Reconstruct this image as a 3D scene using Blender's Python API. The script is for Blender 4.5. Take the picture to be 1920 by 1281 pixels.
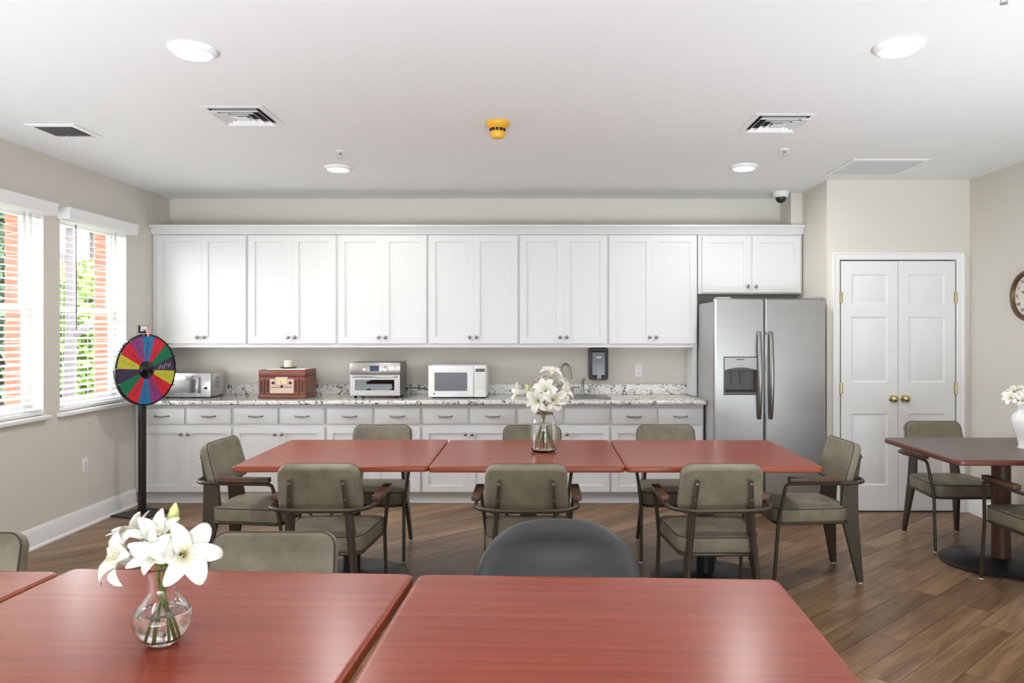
import bpy, bmesh, math, random
from mathutils import Vector, Matrix
R = math.radians
random.seed(7)
SC = bpy.context.scene
for o in list(bpy.data.objects): bpy.data.objects.remove(o)
C = SC.collection

# ------------------------------------------------------------------ camera, world, lights, exposure
F, PX, PY, CH = 1420.0, 1011.0, 622.0, 1.489      # focal length in px, vanishing point, eye height
cam_d = bpy.data.cameras.new('camera'); cam = bpy.data.objects.new('camera', cam_d); C.objects.link(cam)
cam.location = (0, 0, CH); cam.rotation_euler = (R(90), 0, 0)
cam_d.sensor_width = 36; cam_d.lens = F / 1920 * 36
cam_d.shift_x = (960 - PX) / 1920; cam_d.shift_y = (PY - 640.5) / 1920
cam_d.clip_start = 0.05; cam_d.clip_end = 200
SC.camera = cam

world = bpy.data.worlds.new('world'); SC.world = world; world.use_nodes = True
bg = world.node_tree.nodes['Background']
bg.inputs['Color'].default_value = (0.93, 0.97, 1.0, 1); bg.inputs['Strength'].default_value = 17.0

def area_light(name, loc, rot, sx, sy, power, color=(1, 1, 1), shape='RECTANGLE', spread=180):
    l = bpy.data.lights.new(name, 'AREA'); l.shape = shape; l.size = sx
    if shape == 'RECTANGLE': l.size_y = sy
    l.energy = power; l.color = color; l.spread = R(spread)
    o = bpy.data.objects.new(name, l); C.objects.link(o); o.location = loc; o.rotation_euler = rot
    return o
# added fill lights, out of the frame and turned up to the ceiling
BC = (0.86, 0.94, 1.0)
area_light('bounce_fill', (0.0, -0.9, 0.16), (R(180 - 52), 0, 0), 4.4, 1.6, 122, BC, spread=85)
area_light('bounce_fill_left', (-2.5, 1.2, 0.25), (R(180 - 52), 0, 0), 1.4, 1.4, 33, BC, spread=80)
area_light('bounce_fill_right', (2.55, 1.2, 0.25), (R(180 - 52), 0, 0), 1.4, 1.4, 25, BC, spread=80)
area_light('rear_fill', (0.3, -2.7, 1.0), (R(90), 0, 0), 5.0, 1.8, 92, BC)  # added fill behind the camera, facing the room
LAMP_W = 14.0
SC.view_settings.view_transform = 'Standard'; SC.view_settings.look = 'None'
SC.view_settings.gamma = 1.0; SC.view_settings.use_curve_mapping = False
SC.view_settings.exposure = 0.0

# ------------------------------------------------------------------ helpers
def lin(c):
    f = lambda v: v / 12.92 if v <= 0.04045 else ((v + 0.055) / 1.055) ** 2.4
    return (f(c[0] / 255), f(c[1] / 255), f(c[2] / 255), 1)
def mat(name, rgb, rough=0.5, metal=0.0, **kw):
    m = bpy.data.materials.new(name); m.use_nodes = True
    b = m.node_tree.nodes['Principled BSDF']
    b.inputs['Base Color'].default_value = lin(rgb); b.inputs['Roughness'].default_value = rough
    b.inputs['Metallic'].default_value = metal
    for k, v in kw.items(): b.inputs[k.replace('_', ' ')].default_value = v
    return m
def nd(m, t, **kw):
    n = m.node_tree.nodes.new(t)
    for k, v in kw.items(): setattr(n, k, v)
    return n
def lk(m, a, b): m.node_tree.links.new(a, b)
def ramp(m, fac, stops):
    r = nd(m, 'ShaderNodeValToRGB'); e = r.color_ramp.elements
    while len(e) < len(stops): e.new(0.5)
    for i, (p, c) in enumerate(stops): e[i].position = p; e[i].color = lin(c)
    lk(m, fac, r.inputs['Fac']); return r.outputs['Color']
def coords(m, scale=(1, 1, 1), kind='Object', rnd=False):
    t = nd(m, 'ShaderNodeTexCoord'); mp = nd(m, 'ShaderNodeMapping'); mp.inputs['Scale'].default_value = scale
    v = t.outputs[kind]
    if rnd:
        oi = nd(m, 'ShaderNodeObjectInfo'); mu = nd(m, 'ShaderNodeMath', operation='MULTIPLY'); mu.inputs[1].default_value = 37.0
        lk(m, oi.outputs['Random'], mu.inputs[0]); ad = nd(m, 'ShaderNodeVectorMath', operation='ADD')
        lk(m, v, ad.inputs[0]); lk(m, mu.outputs[0], ad.inputs[1]); v = ad.outputs[0]
    lk(m, v, mp.inputs['Vector']); return mp.outputs['Vector']
def noise(m, vec, scale, detail=4, rough=0.55, dist=0.0):
    n = nd(m, 'ShaderNodeTexNoise'); n.inputs['Scale'].default_value = scale; n.inputs['Detail'].default_value = detail
    n.inputs['Roughness'].default_value = rough; n.inputs['Distortion'].default_value = dist
    lk(m, vec, n.inputs['Vector']); return n.outputs['Fac']
def bump(m, fac, strength, dist=0.01):
    b = nd(m, 'ShaderNodeBump'); b.inputs['Strength'].default_value = strength; b.inputs['Distance'].default_value = dist
    lk(m, fac, b.inputs['Height']); lk(m, b.outputs['Normal'], m.node_tree.nodes['Principled BSDF'].inputs['Normal'])
def base(m, col): lk(m, col, m.node_tree.nodes['Principled BSDF'].inputs['Base Color'])

M = {}
M['wall'] = mat('wall_paint', (219, 214, 204), 0.75); bump(M['wall'], noise(M['wall'], coords(M['wall']), 160, 2), 0.06, 0.002)
M['ceil'] = mat('ceiling_paint', (238, 238, 238), 0.85); bump(M['ceil'], noise(M['ceil'], coords(M['ceil']), 90, 3), 0.12, 0.003)
M['white'] = mat('white_cabinet_paint', (225, 225, 225), 0.32)
M['trim'] = mat('white_trim_paint', (240, 240, 240), 0.4)
M['doorw'] = mat('white_door_paint', (236, 236, 237), 0.45)
M['plastic'] = mat('white_plastic', (238, 238, 238), 0.35)
M['slat'] = mat('white_blind_slat', (242, 242, 240), 0.4)
M['black'] = mat('black_metal', (38, 37, 38), 0.42, 0.3)
M['dark'] = mat('matte_black', (14, 14, 15), 0.6)
M['gloss_black'] = mat('gloss_black', (8, 8, 9), 0.12)
M['chrome'] = mat('chrome', (205, 205, 208), 0.16, 1.0)
M['nickel'] = mat('brushed_nickel', (150, 148, 145), 0.3, 1.0)
M['brass'] = mat('brass', (196, 180, 134), 0.25, 1.0)
M['steel_side'] = mat('grey_fridge_side', (178, 178, 178), 0.45, 0.15)
m = M['steel'] = mat('stainless_steel', (176, 175, 174), 0.3, 1.0)
v = coords(m, (1, 1, 300)); n_ = noise(m, v, 3, 3); base(m, ramp(m, n_, [(0.3, (158, 158, 158)), (0.7, (172, 172, 171))]))
mr = nd(m, 'ShaderNodeMapRange'); mr.inputs['To Min'].default_value = 0.24; mr.inputs['To Max'].default_value = 0.38
lk(m, n_, mr.inputs['Value']); lk(m, mr.outputs['Result'], m.node_tree.nodes['Principled BSDF'].inputs['Roughness'])
m = M['granite'] = mat('speckled_granite', (215, 213, 208), 0.12)
v = coords(m)
n1 = noise(m, v, 9, 5, 0.7, 1.6); n2 = noise(m, v, 42, 3, 0.6, 0.8)
mx = nd(m, 'ShaderNodeMath', operation='ADD'); lk(m, n1, mx.inputs[0]); lk(m, n2, mx.inputs[1])
mh = nd(m, 'ShaderNodeMath', operation='MULTIPLY'); mh.inputs[1].default_value = 0.5; lk(m, mx.outputs[0], mh.inputs[0])
base(m, ramp(m, mh.outputs[0], [(0.36, (38, 36, 37)), (0.425, (120, 115, 112)), (0.47, (214, 211, 206)), (0.56, (236, 235, 231)), (0.66, (176, 170, 163))]))
def wood_top(name, a, b, c, rough):
    m = mat(name, b, rough); v = coords(m, (0.5, 26, 26), rnd=True); v2 = coords(m, (6, 160, 160), rnd=True)
    n1 = noise(m, v, 1.0, 4, 0.6, 0.4); n2 = noise(m, v2, 1.0, 2)
    mx = nd(m, 'ShaderNodeMix'); mx.inputs['Factor'].default_value = 0.3; lk(m, n1, mx.inputs['A']); lk(m, n2, mx.inputs['B'])
    base(m, ramp(m, mx.outputs['Result'], [(0.3, a), (0.5, b), (0.7, c)])); return m
M['table'] = wood_top('cherry_laminate', (126, 49, 32), (143, 60, 40), (156, 70, 49), 0.27)
M['table'].node_tree.nodes['Principled BSDF'].inputs['Specular IOR Level'].default_value = 0.36
M['table_edge'] = wood_top('cherry_wood_edge', (124, 52, 26), (146, 66, 34), (160, 78, 44), 0.35)
M['table_dark'] = wood_top('walnut_laminate', (70, 52, 47), (80, 60, 55), (90, 68, 62), 0.3)
M['dark_edge'] = wood_top('walnut_edge', (92, 46, 38), (104, 54, 46), (112, 60, 52), 0.35)
M['dark_col'] = wood_top('walnut_column', (74, 46, 34), (88, 56, 42), (98, 64, 50), 0.4)
M['arm'] = wood_top('armrest_wood', (66, 42, 30), (88, 58, 42), (108, 74, 54), 0.4)
M['radio'] = wood_top('radio_wood', (92, 48, 38), (122, 66, 52), (140, 80, 64), 0.35)
M['radio_side'] = M['radio']
m = M['leather'] = mat('olive_leather', (124, 119, 101), 0.5); v = coords(m, rnd=True)
base(m, ramp(m, noise(m, v, 7, 5, 0.65), [(0.3, (108, 101, 84)), (0.7, (140, 132, 113))])); bump(m, noise(m, v, 220, 2), 0.12, 0.002)
M['piping'] = mat('dark_piping', (62, 58, 50), 0.55)
M['frame'] = mat('bronze_metal', (72, 65, 55), 0.38, 0.4)
m = M['grey_leather'] = mat('charcoal_leather', (58, 59, 62), 0.5); bump(m, noise(m, coords(m), 260, 2), 0.08, 0.002)
m = M['plank'] = mat('oak_vinyl_plank', (128, 100, 74), 0.36)
oi = nd(m, 'ShaderNodeObjectInfo')
v = coords(m, (1.3, 16, 1), rnd=True); v2 = coords(m, (4, 110, 1), rnd=True)
n1 = noise(m, v, 1.0, 5, 0.62, 0.6); n2 = noise(m, v2, 1.0, 2)
a1 = nd(m, 'ShaderNodeMath', operation='MULTIPLY_ADD'); a1.inputs[1].default_value = 0.62; lk(m, n1, a1.inputs[0])
a2 = nd(m, 'ShaderNodeMath', operation='MULTIPLY_ADD'); a2.inputs[1].default_value = 0.22; a2.inputs[2].default_value = 0.0; lk(m, n2, a2.inputs[0])
a3 = nd(m, 'ShaderNodeMath', operation='MULTIPLY_ADD'); a3.inputs[1].default_value = 0.18; lk(m, oi.outputs['Random'], a3.inputs[0])
lk(m, a2.outputs[0], a3.inputs[2]); lk(m, a3.outputs[0], a1.inputs[2])
base(m, ramp(m, a1.outputs[0], [(0.32, (84, 60, 40)), (0.5, (122, 92, 65)), (0.68, (160, 128, 95))]))
M['joint'] = mat('floor_joint', (74, 54, 38), 0.7)
M['brick'] = mat('red_brick', (140, 64, 44), 0.85); v = coords(M['brick'], rnd=True)
base(M['brick'], ramp(M['brick'], noise(M['brick'], v, 4, 3), [(0.3, (122, 52, 36)), (0.7, (148, 72, 50))]))
M['mortar'] = mat('mortar', (190, 170, 155), 0.9)
m = M['lawn'] = mat('lawn_grass', (120, 160, 70), 0.9); base(m, ramp(m, noise(m, coords(m), 0.8, 6), [(0.35, (84, 104, 56)), (0.65, (120, 128, 84))]))
def leafmat(name, a, b):
    m = mat(name, a, 0.6); oi = coords(m); base(m, ramp(m, noise(m, oi, 3, 3), [(0.35, a), (0.65, b)])); return m
M['leaf_bright'] = leafmat('bright_leaves', (84, 118, 34), (124, 150, 60))
M['leaf_dark'] = leafmat('dark_leaves', (34, 58, 42), (58, 84, 58))
M['bark'] = mat('grey_bark', (62, 56, 60), 0.9)
M['stem'] = mat('green_stem', (126, 140, 66), 0.5)
M['leaf'] = mat('lily_leaf', (62, 104, 34), 0.4)
m = M['petal'] = mat('lily_petal', (236, 235, 224), 0.5); m.node_tree.nodes['Principled BSDF'].inputs['Subsurface Weight'].default_value = 0.0
m.node_tree.nodes['Principled BSDF'].inputs['Subsurface Radius'].default_value = (0.01, 0.01, 0.006)
M['bud'] = mat('lily_bud', (214, 222, 140), 0.5)
M['pistil'] = mat('lily_pistil', (222, 204, 140), 0.6)
M['ceramic'] = mat('white_ceramic', (244, 244, 243), 0.18)
M['wax'] = mat('cream_wax', (240, 234, 216), 0.5)
M['paper'] = mat('paper', (232, 232, 232), 0.7)
m = M['glass'] = mat('clear_glass', (255, 255, 255), 0.0, Transmission_Weight=1.0, IOR=1.46)
m = M['water'] = mat('water', (255, 255, 255), 0.0, Transmission_Weight=1.0, IOR=1.33)
def thin_glass(name, k, tint=(255, 255, 255)):
    m = bpy.data.materials.new(name); m.use_nodes = True; nt = m.node_tree; nt.nodes.clear()
    o = nd(m, 'ShaderNodeOutputMaterial'); t = nd(m, 'ShaderNodeBsdfTransparent'); g = nd(m, 'ShaderNodeBsdfGlossy'); x = nd(m, 'ShaderNodeMixShader')
    t.inputs['Color'].default_value = lin(tint); g.inputs['Roughness'].default_value = 0.02; x.inputs['Fac'].default_value = k
    lk(m, t.outputs[0], x.inputs[1]); lk(m, g.outputs[0], x.inputs[2]); lk(m, x.outputs[0], o.inputs['Surface']); return m
M['pane'] = thin_glass('window_glass', 0.05)
M['oven_glass'] = thin_glass('oven_glass', 0.07, (170, 170, 165))
M['clock_glass'] = thin_glass('clock_glass', 0.04)
def emit(name, s):
    m = mat(name, (255, 255, 255), 0.5); b = m.node_tree.nodes['Principled BSDF']
    b.inputs['Emission Color'].default_value = (1, 0.98, 0.95, 1); b.inputs['Emission Strength'].default_value = s; return m
M['lamp'] = emit('lit_diffuser', 4.0)
def plain(name, rgb, rough=0.5, metal=0.0):
    if name not in M: M[name] = mat(name, rgb, rough, metal)
    return M[name]

class MB:
    """collects one mesh"""
    def __init__(s): s.v = []; s.f = []
    def add(s, vs, fs):
        o = len(s.v); s.v += [tuple(p) for p in vs]; s.f += [tuple(i + o for i in f) for f in fs]; return s
    def box(s, x0, x1, y0, y1, z0, z1, bev=0.0, seg=2):
        if bev:
            bm = bmesh.new(); bmesh.ops.create_cube(bm, size=1)
            for q in bm.verts: q.co = ((x0 + x1) / 2 + q.co.x * (x1 - x0), (y0 + y1) / 2 + q.co.y * (y1 - y0), (z0 + z1) / 2 + q.co.z * (z1 - z0))
            bmesh.ops.bevel(bm, geom=list(bm.edges), offset=bev, segments=seg, affect='EDGES', profile=0.5)
            bm.verts.index_update()
            s.add([q.co[:] for q in bm.verts], [[q.index for q in f.verts] for f in bm.faces]); bm.free(); return s
        return s.add([(x0, y0, z0), (x1, y0, z0), (x1, y1, z0), (x0, y1, z0), (x0, y0, z1), (x1, y0, z1), (x1, y1, z1), (x0, y1, z1)],
                     [(3, 2, 1, 0), (4, 5, 6, 7), (0, 1, 5, 4), (1, 2, 6, 5), (2, 3, 7, 6), (3, 0, 4, 7)])
    def loft(s, rings, cap=True, closed=False):
        n = len(rings[0]); vs = [p for r in rings for p in r]; fs = []
        m = len(rings)
        for i in range(m if closed else m - 1):
            a, b = i * n, ((i + 1) % m) * n
            for k in range(n): fs.append((a + k, a + (k + 1) % n, b + (k + 1) % n, b + k))
        if cap and not closed: fs.append(tuple(range(n))[::-1]); fs.append(tuple((m - 1) * n + k for k in range(n)))
        return s.add(vs, fs)
    def tube(s, path, r, n=10, closed=False):
        P = [Vector(p) for p in path]; m = len(P); rings = []; up = None
        for i in range(m):
            if closed: t = P[(i + 1) % m] - P[i - 1]
            else: t = P[min(i + 1, m - 1)] - P[max(i - 1, 0)]
            t.normalize()
            if up is None:
                up = Vector((0, 0, 1)) if abs(t.z) < 0.9 else Vector((0, 1, 0))
            a = t.cross(up).normalized(); up = a.cross(t).normalized()
            rr = r[i] if isinstance(r, (list, tuple)) else r
            rings.append([P[i] + (a * math.cos(2 * math.pi * k / n) + up * math.sin(2 * math.pi * k / n)) * rr for k in range(n)])
        return s.loft(rings, True, closed)
    def lathe(s, prof, n=32, c=(0, 0, 0)):
        rings = [[(c[0] + max(r, 1e-4) * math.cos(2 * math.pi * k / n), c[1] + max(r, 1e-4) * math.sin(2 * math.pi * k / n), c[2] + z) for k in range(n)] for r, z in prof]
        return s.loft(rings)
    def prism(s, poly, lo, hi, axis='z'):
        f = {'z': lambda a, b, t: (a, b, t), 'x': lambda a, b, t: (t, a, b), 'y': lambda a, b, t: (a, t, b)}[axis]
        return s.loft([[f(a, b, lo) for a, b in poly], [f(a, b, hi) for a, b in poly]])
    def build(s, name, material, parent=None, smooth=35):
        me = bpy.data.meshes.new(name); me.from_pydata(s.v, [], s.f)
        bm = bmesh.new(); bm.from_mesh(me); bmesh.ops.recalc_face_normals(bm, faces=bm.faces); bm.to_mesh(me); bm.free()
        return obj(name, me, material, parent, smooth)
def obj(name, me, material, parent=None, smooth=35):
    if material and not me.materials: me.materials.append(M[material] if isinstance(material, str) else material)
    if smooth:
        for p in me.polygons: p.use_smooth = True
        me.set_sharp_from_angle(angle=R(smooth))
    o = bpy.data.objects.new(name, me); C.objects.link(o)
    if parent: o.parent = parent
    return o
def tag(o, label=None, cat=None, group=None, kind=None):
    if label: o['label'] = label
    if cat: o['category'] = cat
    if group: o['group'] = group
    if kind: o['kind'] = kind
    return o
def thing(name, label, cat, loc=(0, 0, 0), rz=0.0, group=None):
    o = bpy.data.objects.new(name, None); C.objects.link(o); o.empty_display_size = 0.1
    o.location = loc; o.rotation_euler = (0, 0, rz); return tag(o, label, cat, group)
def struct(name, mb, material, label=None, parent=None):
    return tag(mb.build(name, material, parent), label, None, None, 'structure')
def copy_tree(o, parent=None):
    c = o.copy(); C.objects.link(c)
    if parent: c.parent = parent
    for ch in list(o.children): copy_tree(ch, c)
    return c
def rr(w, d, r, n=6, cx=0, cy=0, taper=0.0):
    """rounded rectangle outline; taper widens it towards +y"""
    pts = []
    for sx, sy, a0 in ((1, 1, 0), (-1, 1, 90), (-1, -1, 180), (1, -1, 270)):
        for k in range(n + 1):
            a = R(a0 + 90 * k / n)
            x = sx * (w / 2 - r) + r * math.cos(a); y = sy * (d / 2 - r) + r * math.sin(a)
            pts.append((cx + x * (1 + taper * y / d), cy + y))
    return pts
def slab(mb, w, d, z0, z1, r, e, cx=0, cy=0, taper=0.0, n=6, es=4, dome=0.0):
    """rounded slab with rounded edges e"""
    rings = []
    prof = [(e * (1 - math.sin(R(90 * k / es))), z0 + e * (1 - math.cos(R(90 * k / es)))) for k in range(es + 1)]
    prof += [(e * (1 - math.cos(R(90 * k / es))), z1 - e * (1 - math.sin(R(90 * k / es)))) for k in range(es + 1)]
    k_ = e + min(0.008, 0.08 * min(w, d))
    prof = [(k_, z0)] + prof + [(k_, z1)]
    for ins, z in prof: rings.append([(x, y, z) for x, y in rr(w - 2 * ins, d - 2 * ins, max(r - ins, 0.003), n, cx, cy, taper)])
    if dome:
        for t in (0.85, 0.6, 0.3, 0.06):
            ww, dd = (w - 2 * e) * t, (d - 2 * e) * t
            rings.append([(x, y, z1 + dome * (1 - t * t)) for x, y in rr(ww, dd, max((r - e) * t, 0.002), n, cx, cy, taper)])
    return mb.loft(rings)
def leaf_panel(w, h, t, xc, zc, cells, prof, bev=0.002):
    """flat leaf in x,z with its front at y=-t; the cells (i,j) of the grid are sunk along prof [(inset, depth)]"""
    mb = MB(); xs = [0] + xc + [w]; zs = [0] + zc + [h]
    for i in range(len(xs) - 1):
        for j in range(len(zs) - 1):
            a, b, c, d = xs[i], xs[i + 1], zs[j], zs[j + 1]
            if (i, j) in cells:
                prev = None
                for ins, dep in prof:
                    ring = [(a + ins, -t + dep, c + ins), (b - ins, -t + dep, c + ins), (b - ins, -t + dep, d - ins), (a + ins, -t + dep, d - ins)]
                    if prev:
                        mb.add(prev + ring, [(k, (k + 1) % 4, 4 + (k + 1) % 4, 4 + k) for k in range(4)])
                    prev = ring
                mb.add(prev, [(0, 1, 2, 3)])
            else:
                mb.add([(a, -t, c), (b, -t, c), (b, -t, d), (a, -t, d)], [(0, 1, 2, 3)])
    o1 = [(0, -t, 0), (w, -t, 0), (w, -t, h), (0, -t, h)]; o2 = [(-bev, -t + bev, -bev), (w + bev, -t + bev, -bev), (w + bev, -t + bev, h + bev), (-bev, -t + bev, h + bev)]
    o3 = [(p[0], 0, p[2]) for p in o2]
    for A, B in ((o1, o2), (o2, o3)): mb.add(A + B, [(k, (k + 1) % 4, 4 + (k + 1) % 4, 4 + k) for k in range(4)])
    mb.add(o3, [(0, 1, 2, 3)])
    bm = bmesh.new(); vv = [bm.verts.new(p) for p in mb.v]
    for f in mb.f: bm.faces.new([vv[k] for k in f])
    bmesh.ops.remove_doubles(bm, verts=bm.verts, dist=1e-5); bm.verts.index_update()
    mb.v = [q.co[:] for q in bm.verts]; mb.f = [tuple(q.index for q in f.verts) for f in bm.faces]; bm.free()
    return mb
def px(x, y, z):
    """the place at height z that the eye sees at pixel x, y (floor, table top, ceiling)"""
    s = (y - PY) / (CH - z); return Vector(((x - PX) / s, F / s, z))
def arc(c, r, a0, a1, n, plane='yz'):
    out = []
    for k in range(n + 1):
        a = R(a0 + (a1 - a0) * k / n); u, w = r * math.cos(a), r * math.sin(a)
        out.append({'yz': (c[0], c[1] + u, c[2] + w), 'xz': (c[0] + u, c[1], c[2] + w), 'xy': (c[0] + u, c[1] + w, c[2])}[plane])
    return out
def curve_text(name, body, size, material, parent, loc, rot, extrude=0.0004, align='CENTER'):
    cu = bpy.data.curves.new(name, 'FONT'); cu.body = body; cu.size = size; cu.extrude = extrude; cu.align_x = align; cu.align_y = 'CENTER'
    o = bpy.data.objects.new(name, cu); C.objects.link(o); dg = bpy.context.evaluated_depsgraph_get()
    me = bpy.data.meshes.new_from_object(o.evaluated_get(dg)); bpy.data.objects.remove(o)
    t = obj(name, me, material, parent, 0); t.location = loc; t.rotation_euler = rot; return t

# ------------------------------------------------------------------ the room
XL, XR, YB, YC, XC, H = -3.48, 3.555, F / 199.0, F / 227.0, 2.376, 2.74     # left, right, back, closet wall, closet corner, ceiling
YR = -3.2
SF = {'face': YB - 0.62}
WIN = [(F * 3.48 / (PX + 105), F * 3.48 / (PX - 82)), (F * 3.48 / (PX - 112), F * 3.48 / (PX - 237))]
WZ0, WZ1 = 0.90, 2.36
mb = MB().box(XL - 0.2, XR + 0.2, YR - 0.2, YB + 0.2, -0.12, -0.004)
floor = struct('floor', mb, 'joint', 'brown oak plank floor laid on the diagonal')
struct('ceiling', MB().box(XL - 0.14, XR + 0.2, YR - 0.2, YB + 0.2, H, H + 0.12), 'ceil', 'white painted ceiling')
struct('wall_back', MB().box(XL - 0.14, XC + 0.15, YB, YB + 0.12, 0, H), 'wall', 'greige painted wall behind the cabinets')
struct('wall_alcove', MB().box(XC, XC + 0.12, YC + 0.121, YB, 0, H), 'wall', 'greige side wall beside the refrigerator')
struct('wall_pilaster', MB().box(XC - 0.105, XC, F / 207.8, YB, 2.45, H), 'wall', 'small boxed out wall corner above the refrigerator cabinet')
struct('wall_rear', MB().box(XL - 0.14, XR + 0.12, YR - 0.12, YR, 0, H), 'wall')
struct('wall_right', MB().box(XR, XR + 0.12, YR, YC + 0.12, 0, H), 'wall', 'pale greige wall with the clock')
# left wall with two window openings, one connected mesh
def wall_with_holes(x0, x1, y0, y1, z0, z1, holes, zs):
    ys = sorted({y0, y1, *[a for h in holes for a in h]}); zc = [z0, zs[0], zs[1], z1]; bm = bmesh.new()
    solid = lambda i, j: 0 <= i < len(ys) - 1 and 0 <= j < 3 and not (j == 1 and any(abs(ys[i] - h[0]) < 1e-6 for h in holes))
    V = {}
    def vt(x, i, j):
        k = (x, i, j)
        if k not in V: V[k] = bm.verts.new((x, ys[i], zc[j]))
        return V[k]
    for i in range(len(ys) - 1):
        for j in range(3):
            if not solid(i, j): continue
            for x in (x0, x1): bm.faces.new([vt(x, i, j), vt(x, i + 1, j), vt(x, i + 1, j + 1), vt(x, i, j + 1)])
            for di, dj, e in ((-1, 0, ((i, j), (i, j + 1))), (1, 0, ((i + 1, j), (i + 1, j + 1))), (0, -1, ((i, j), (i + 1, j))), (0, 1, ((i, j + 1), (i + 1, j + 1)))):
                if not solid(i + di, j + dj): bm.faces.new([vt(x0, *e[0]), vt(x0, *e[1]), vt(x1, *e[1]), vt(x1, *e[0])])
    bmesh.ops.recalc_face_normals(bm, faces=bm.faces); bm.verts.index_update()
    mb = MB(); mb.v = [q.co[:] for q in bm.verts]; mb.f = [tuple(q.index for q in f.verts) for f in bm.faces]; bm.free(); return mb
struct('wall_left', wall_with_holes(XL - 0.14, XL, YR, YB, 0, H, WIN, (WZ0, WZ1)), 'wall', 'greige wall with the two blind covered windows')
bw = struct('wall_brick', wall_with_holes(XL - 0.27, XL - 0.15, YR, YB + 0.1, -0.3, H + 0.2, [(a + 0.02, b + 0.006) for a, b in WIN], (WZ0 - 0.02, WZ1 + 0.02)), 'mortar', 'red brick facing outside the windows')
for a, b in WIN:                                   # bricks of the far reveal, seen through the glass
    z = WZ0 - 0.01
    me = None
    while z < WZ1:
        if me is None:
            br = MB().box(-0.06, 0.06, -0.012, 0.006, 0, 0.066, 0.003, 1).build('brick', 'brick', bw); me = br.data
        else: br = obj('brick', me, None, bw, 0)
        br.location = (XL - 0.21, b + 0.002, z); z += 0.076
# closet wall with the door opening
DX0, DX1, DZ = (1577 - PX) / 227, (1790 - PX) / 227, CH + (PY - 490) / 227
mb = MB(); mb.prism([(XC, 0), (XC, H), (XR, H), (XR, 0), (DX1 + 0.012, 0), (DX1 + 0.012, DZ + 0.012), (DX0 - 0.012, DZ + 0.012), (DX0 - 0.012, 0)], YC, YC + 0.12, 'y')
struct('wall_closet', mb, 'wall', 'greige closet wall around the double door')
struct('closet_black_backing', MB().box(DX0 - 0.05, DX1 + 0.05, YC + 0.14, YC + 0.2, 0, 2.3), 'dark')  # matte black backing sheet added behind the door leaves
# floor planks, laid at 45 degrees
def clip(poly, nx, ny, c):
    out = []
    for i in range(len(poly)):
        p, q = poly[i], poly[(i + 1) % len(poly)]; a, b = p[0] * nx + p[1] * ny - c, q[0] * nx + q[1] * ny - c
        if a <= 0: out.append(p)
        if (a < 0 < b) or (b < 0 < a): t = a / (a - b); out.append((p[0] + (q[0] - p[0]) * t, p[1] + (q[1] - p[1]) * t))
    return out
PA = R(42); ca, sa = math.cos(PA), math.sin(PA)
PW, PLN = 0.152, 1.22
far = MB(); nplank = 0
for j in range(-60, 61):
    off = random.random() * PLN
    for i in range(-8, 10):
        u0 = i * PLN + off; v0 = j * PW; g = 0.0009
        poly = [(u0 + g, v0 + g), (u0 + PLN - g, v0 + g), (u0 + PLN - g, v0 + PW - g), (u0 + g, v0 + PW - g)]
        for wx, wy, c in ((-1, 0, -XL), (1, 0, XR), (0, -1, -YR), (0, 1, YB - 0.545)):
            nx, ny = wx * ca + wy * sa, -wx * sa + wy * ca
            poly = clip(poly, nx, ny, c)
            if len(poly) < 3: break
        if len(poly) < 3: continue
        wpts = [(p[0] * ca - p[1] * sa, p[0] * sa + p[1] * ca) for p in poly]
        if all(p[0] > XC + 0.02 and p[1] > YC for p in wpts): continue
        if max(p[1] for p in wpts) > 3.05:
            q = MB().prism(poly, -0.006, 0.0).build('plank', 'plank', floor, 0); q.rotation_euler = (0, 0, PA); nplank += 1
        else: far.prism(poly, -0.006, 0.0)
q = far.build('plank_field', 'plank', floor, 0); q.rotation_euler = (0, 0, PA); q['kind'] = 'stuff'
# baseboards
def baseboard(name, pts):
    prof = [(0, 0), (0.018, 0), (0.018, 0.012), (0.016, 0.11), (0.010, 0.128), (0.006, 0.14), (0, 0.14)]
    (x0, y0), (x1, y1), (nx, ny) = pts
    return struct(name, MB().loft([[(x + nx * a, y + ny * a, b) for a, b in prof] for x, y in ((x0, y0), (x1, y1))]), 'trim', 'white baseboard')
baseboard('baseboard_left', ((XL, YR), (XL, YB - 0.62), (1, 0)))
baseboard('baseboard_right', ((XR, YR), (XR, YC), (-1, 0)))
baseboard('baseboard_closet', ((DX1 + 0.067, YC), (XR, YC), (0, -1)))
mb = MB()
def shoe(name, x0, y0, x1, y1, nx, ny):
    struct(name, MB().loft([[(x + nx * a, y + ny * a, b) for a, b in ((0.018, 0), (0.034, 0), (0.031, 0.012), (0.018, 0.02))] for x, y in ((x0, y0), (x1, y1))]), 'trim', 'white quarter round shoe moulding')
shoe('trim_1', XL, YR, XL, YB - 0.62, 1, 0)
# closet double door
cas = MB(); w = 0.062
o = [(DX0 - 0.012 - w, 0), (DX0 - 0.012 - w, DZ + 0.012 + w), (DX1 + 0.012 + w, DZ + 0.012 + w), (DX1 + 0.012 + w, 0), (DX1 + 0.012, 0), (DX1 + 0.012, DZ + 0.012), (DX0 - 0.012, DZ + 0.012), (DX0 - 0.012, 0)]
def inset_u(k): return [(DX0 - 0.012 - w + k, 0), (DX0 - 0.012 - w + k, DZ + 0.012 + w - k), (DX1 + 0.012 + w - k, DZ + 0.012 + w - k), (DX1 + 0.012 + w - k, 0)]
def uring(k, y): return [(a, y, b) for a, b in inset_u(k)]
prof = [(0, 0), (0, -0.020), (0.012, -0.020), (0.020, -0.014), (0.045, -0.011), (0.056, -0.009), (0.062, -0.006), (0.062, 0)]
for i in range(len(prof) - 1):
    A, B = uring(*[prof[i][0], YC + prof[i][1]]), uring(prof[i + 1][0], YC + prof[i + 1][1])
    cas.add(A + B, [(k, k + 1, 5 + k, 4 + k) for k in range(3)])
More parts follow.
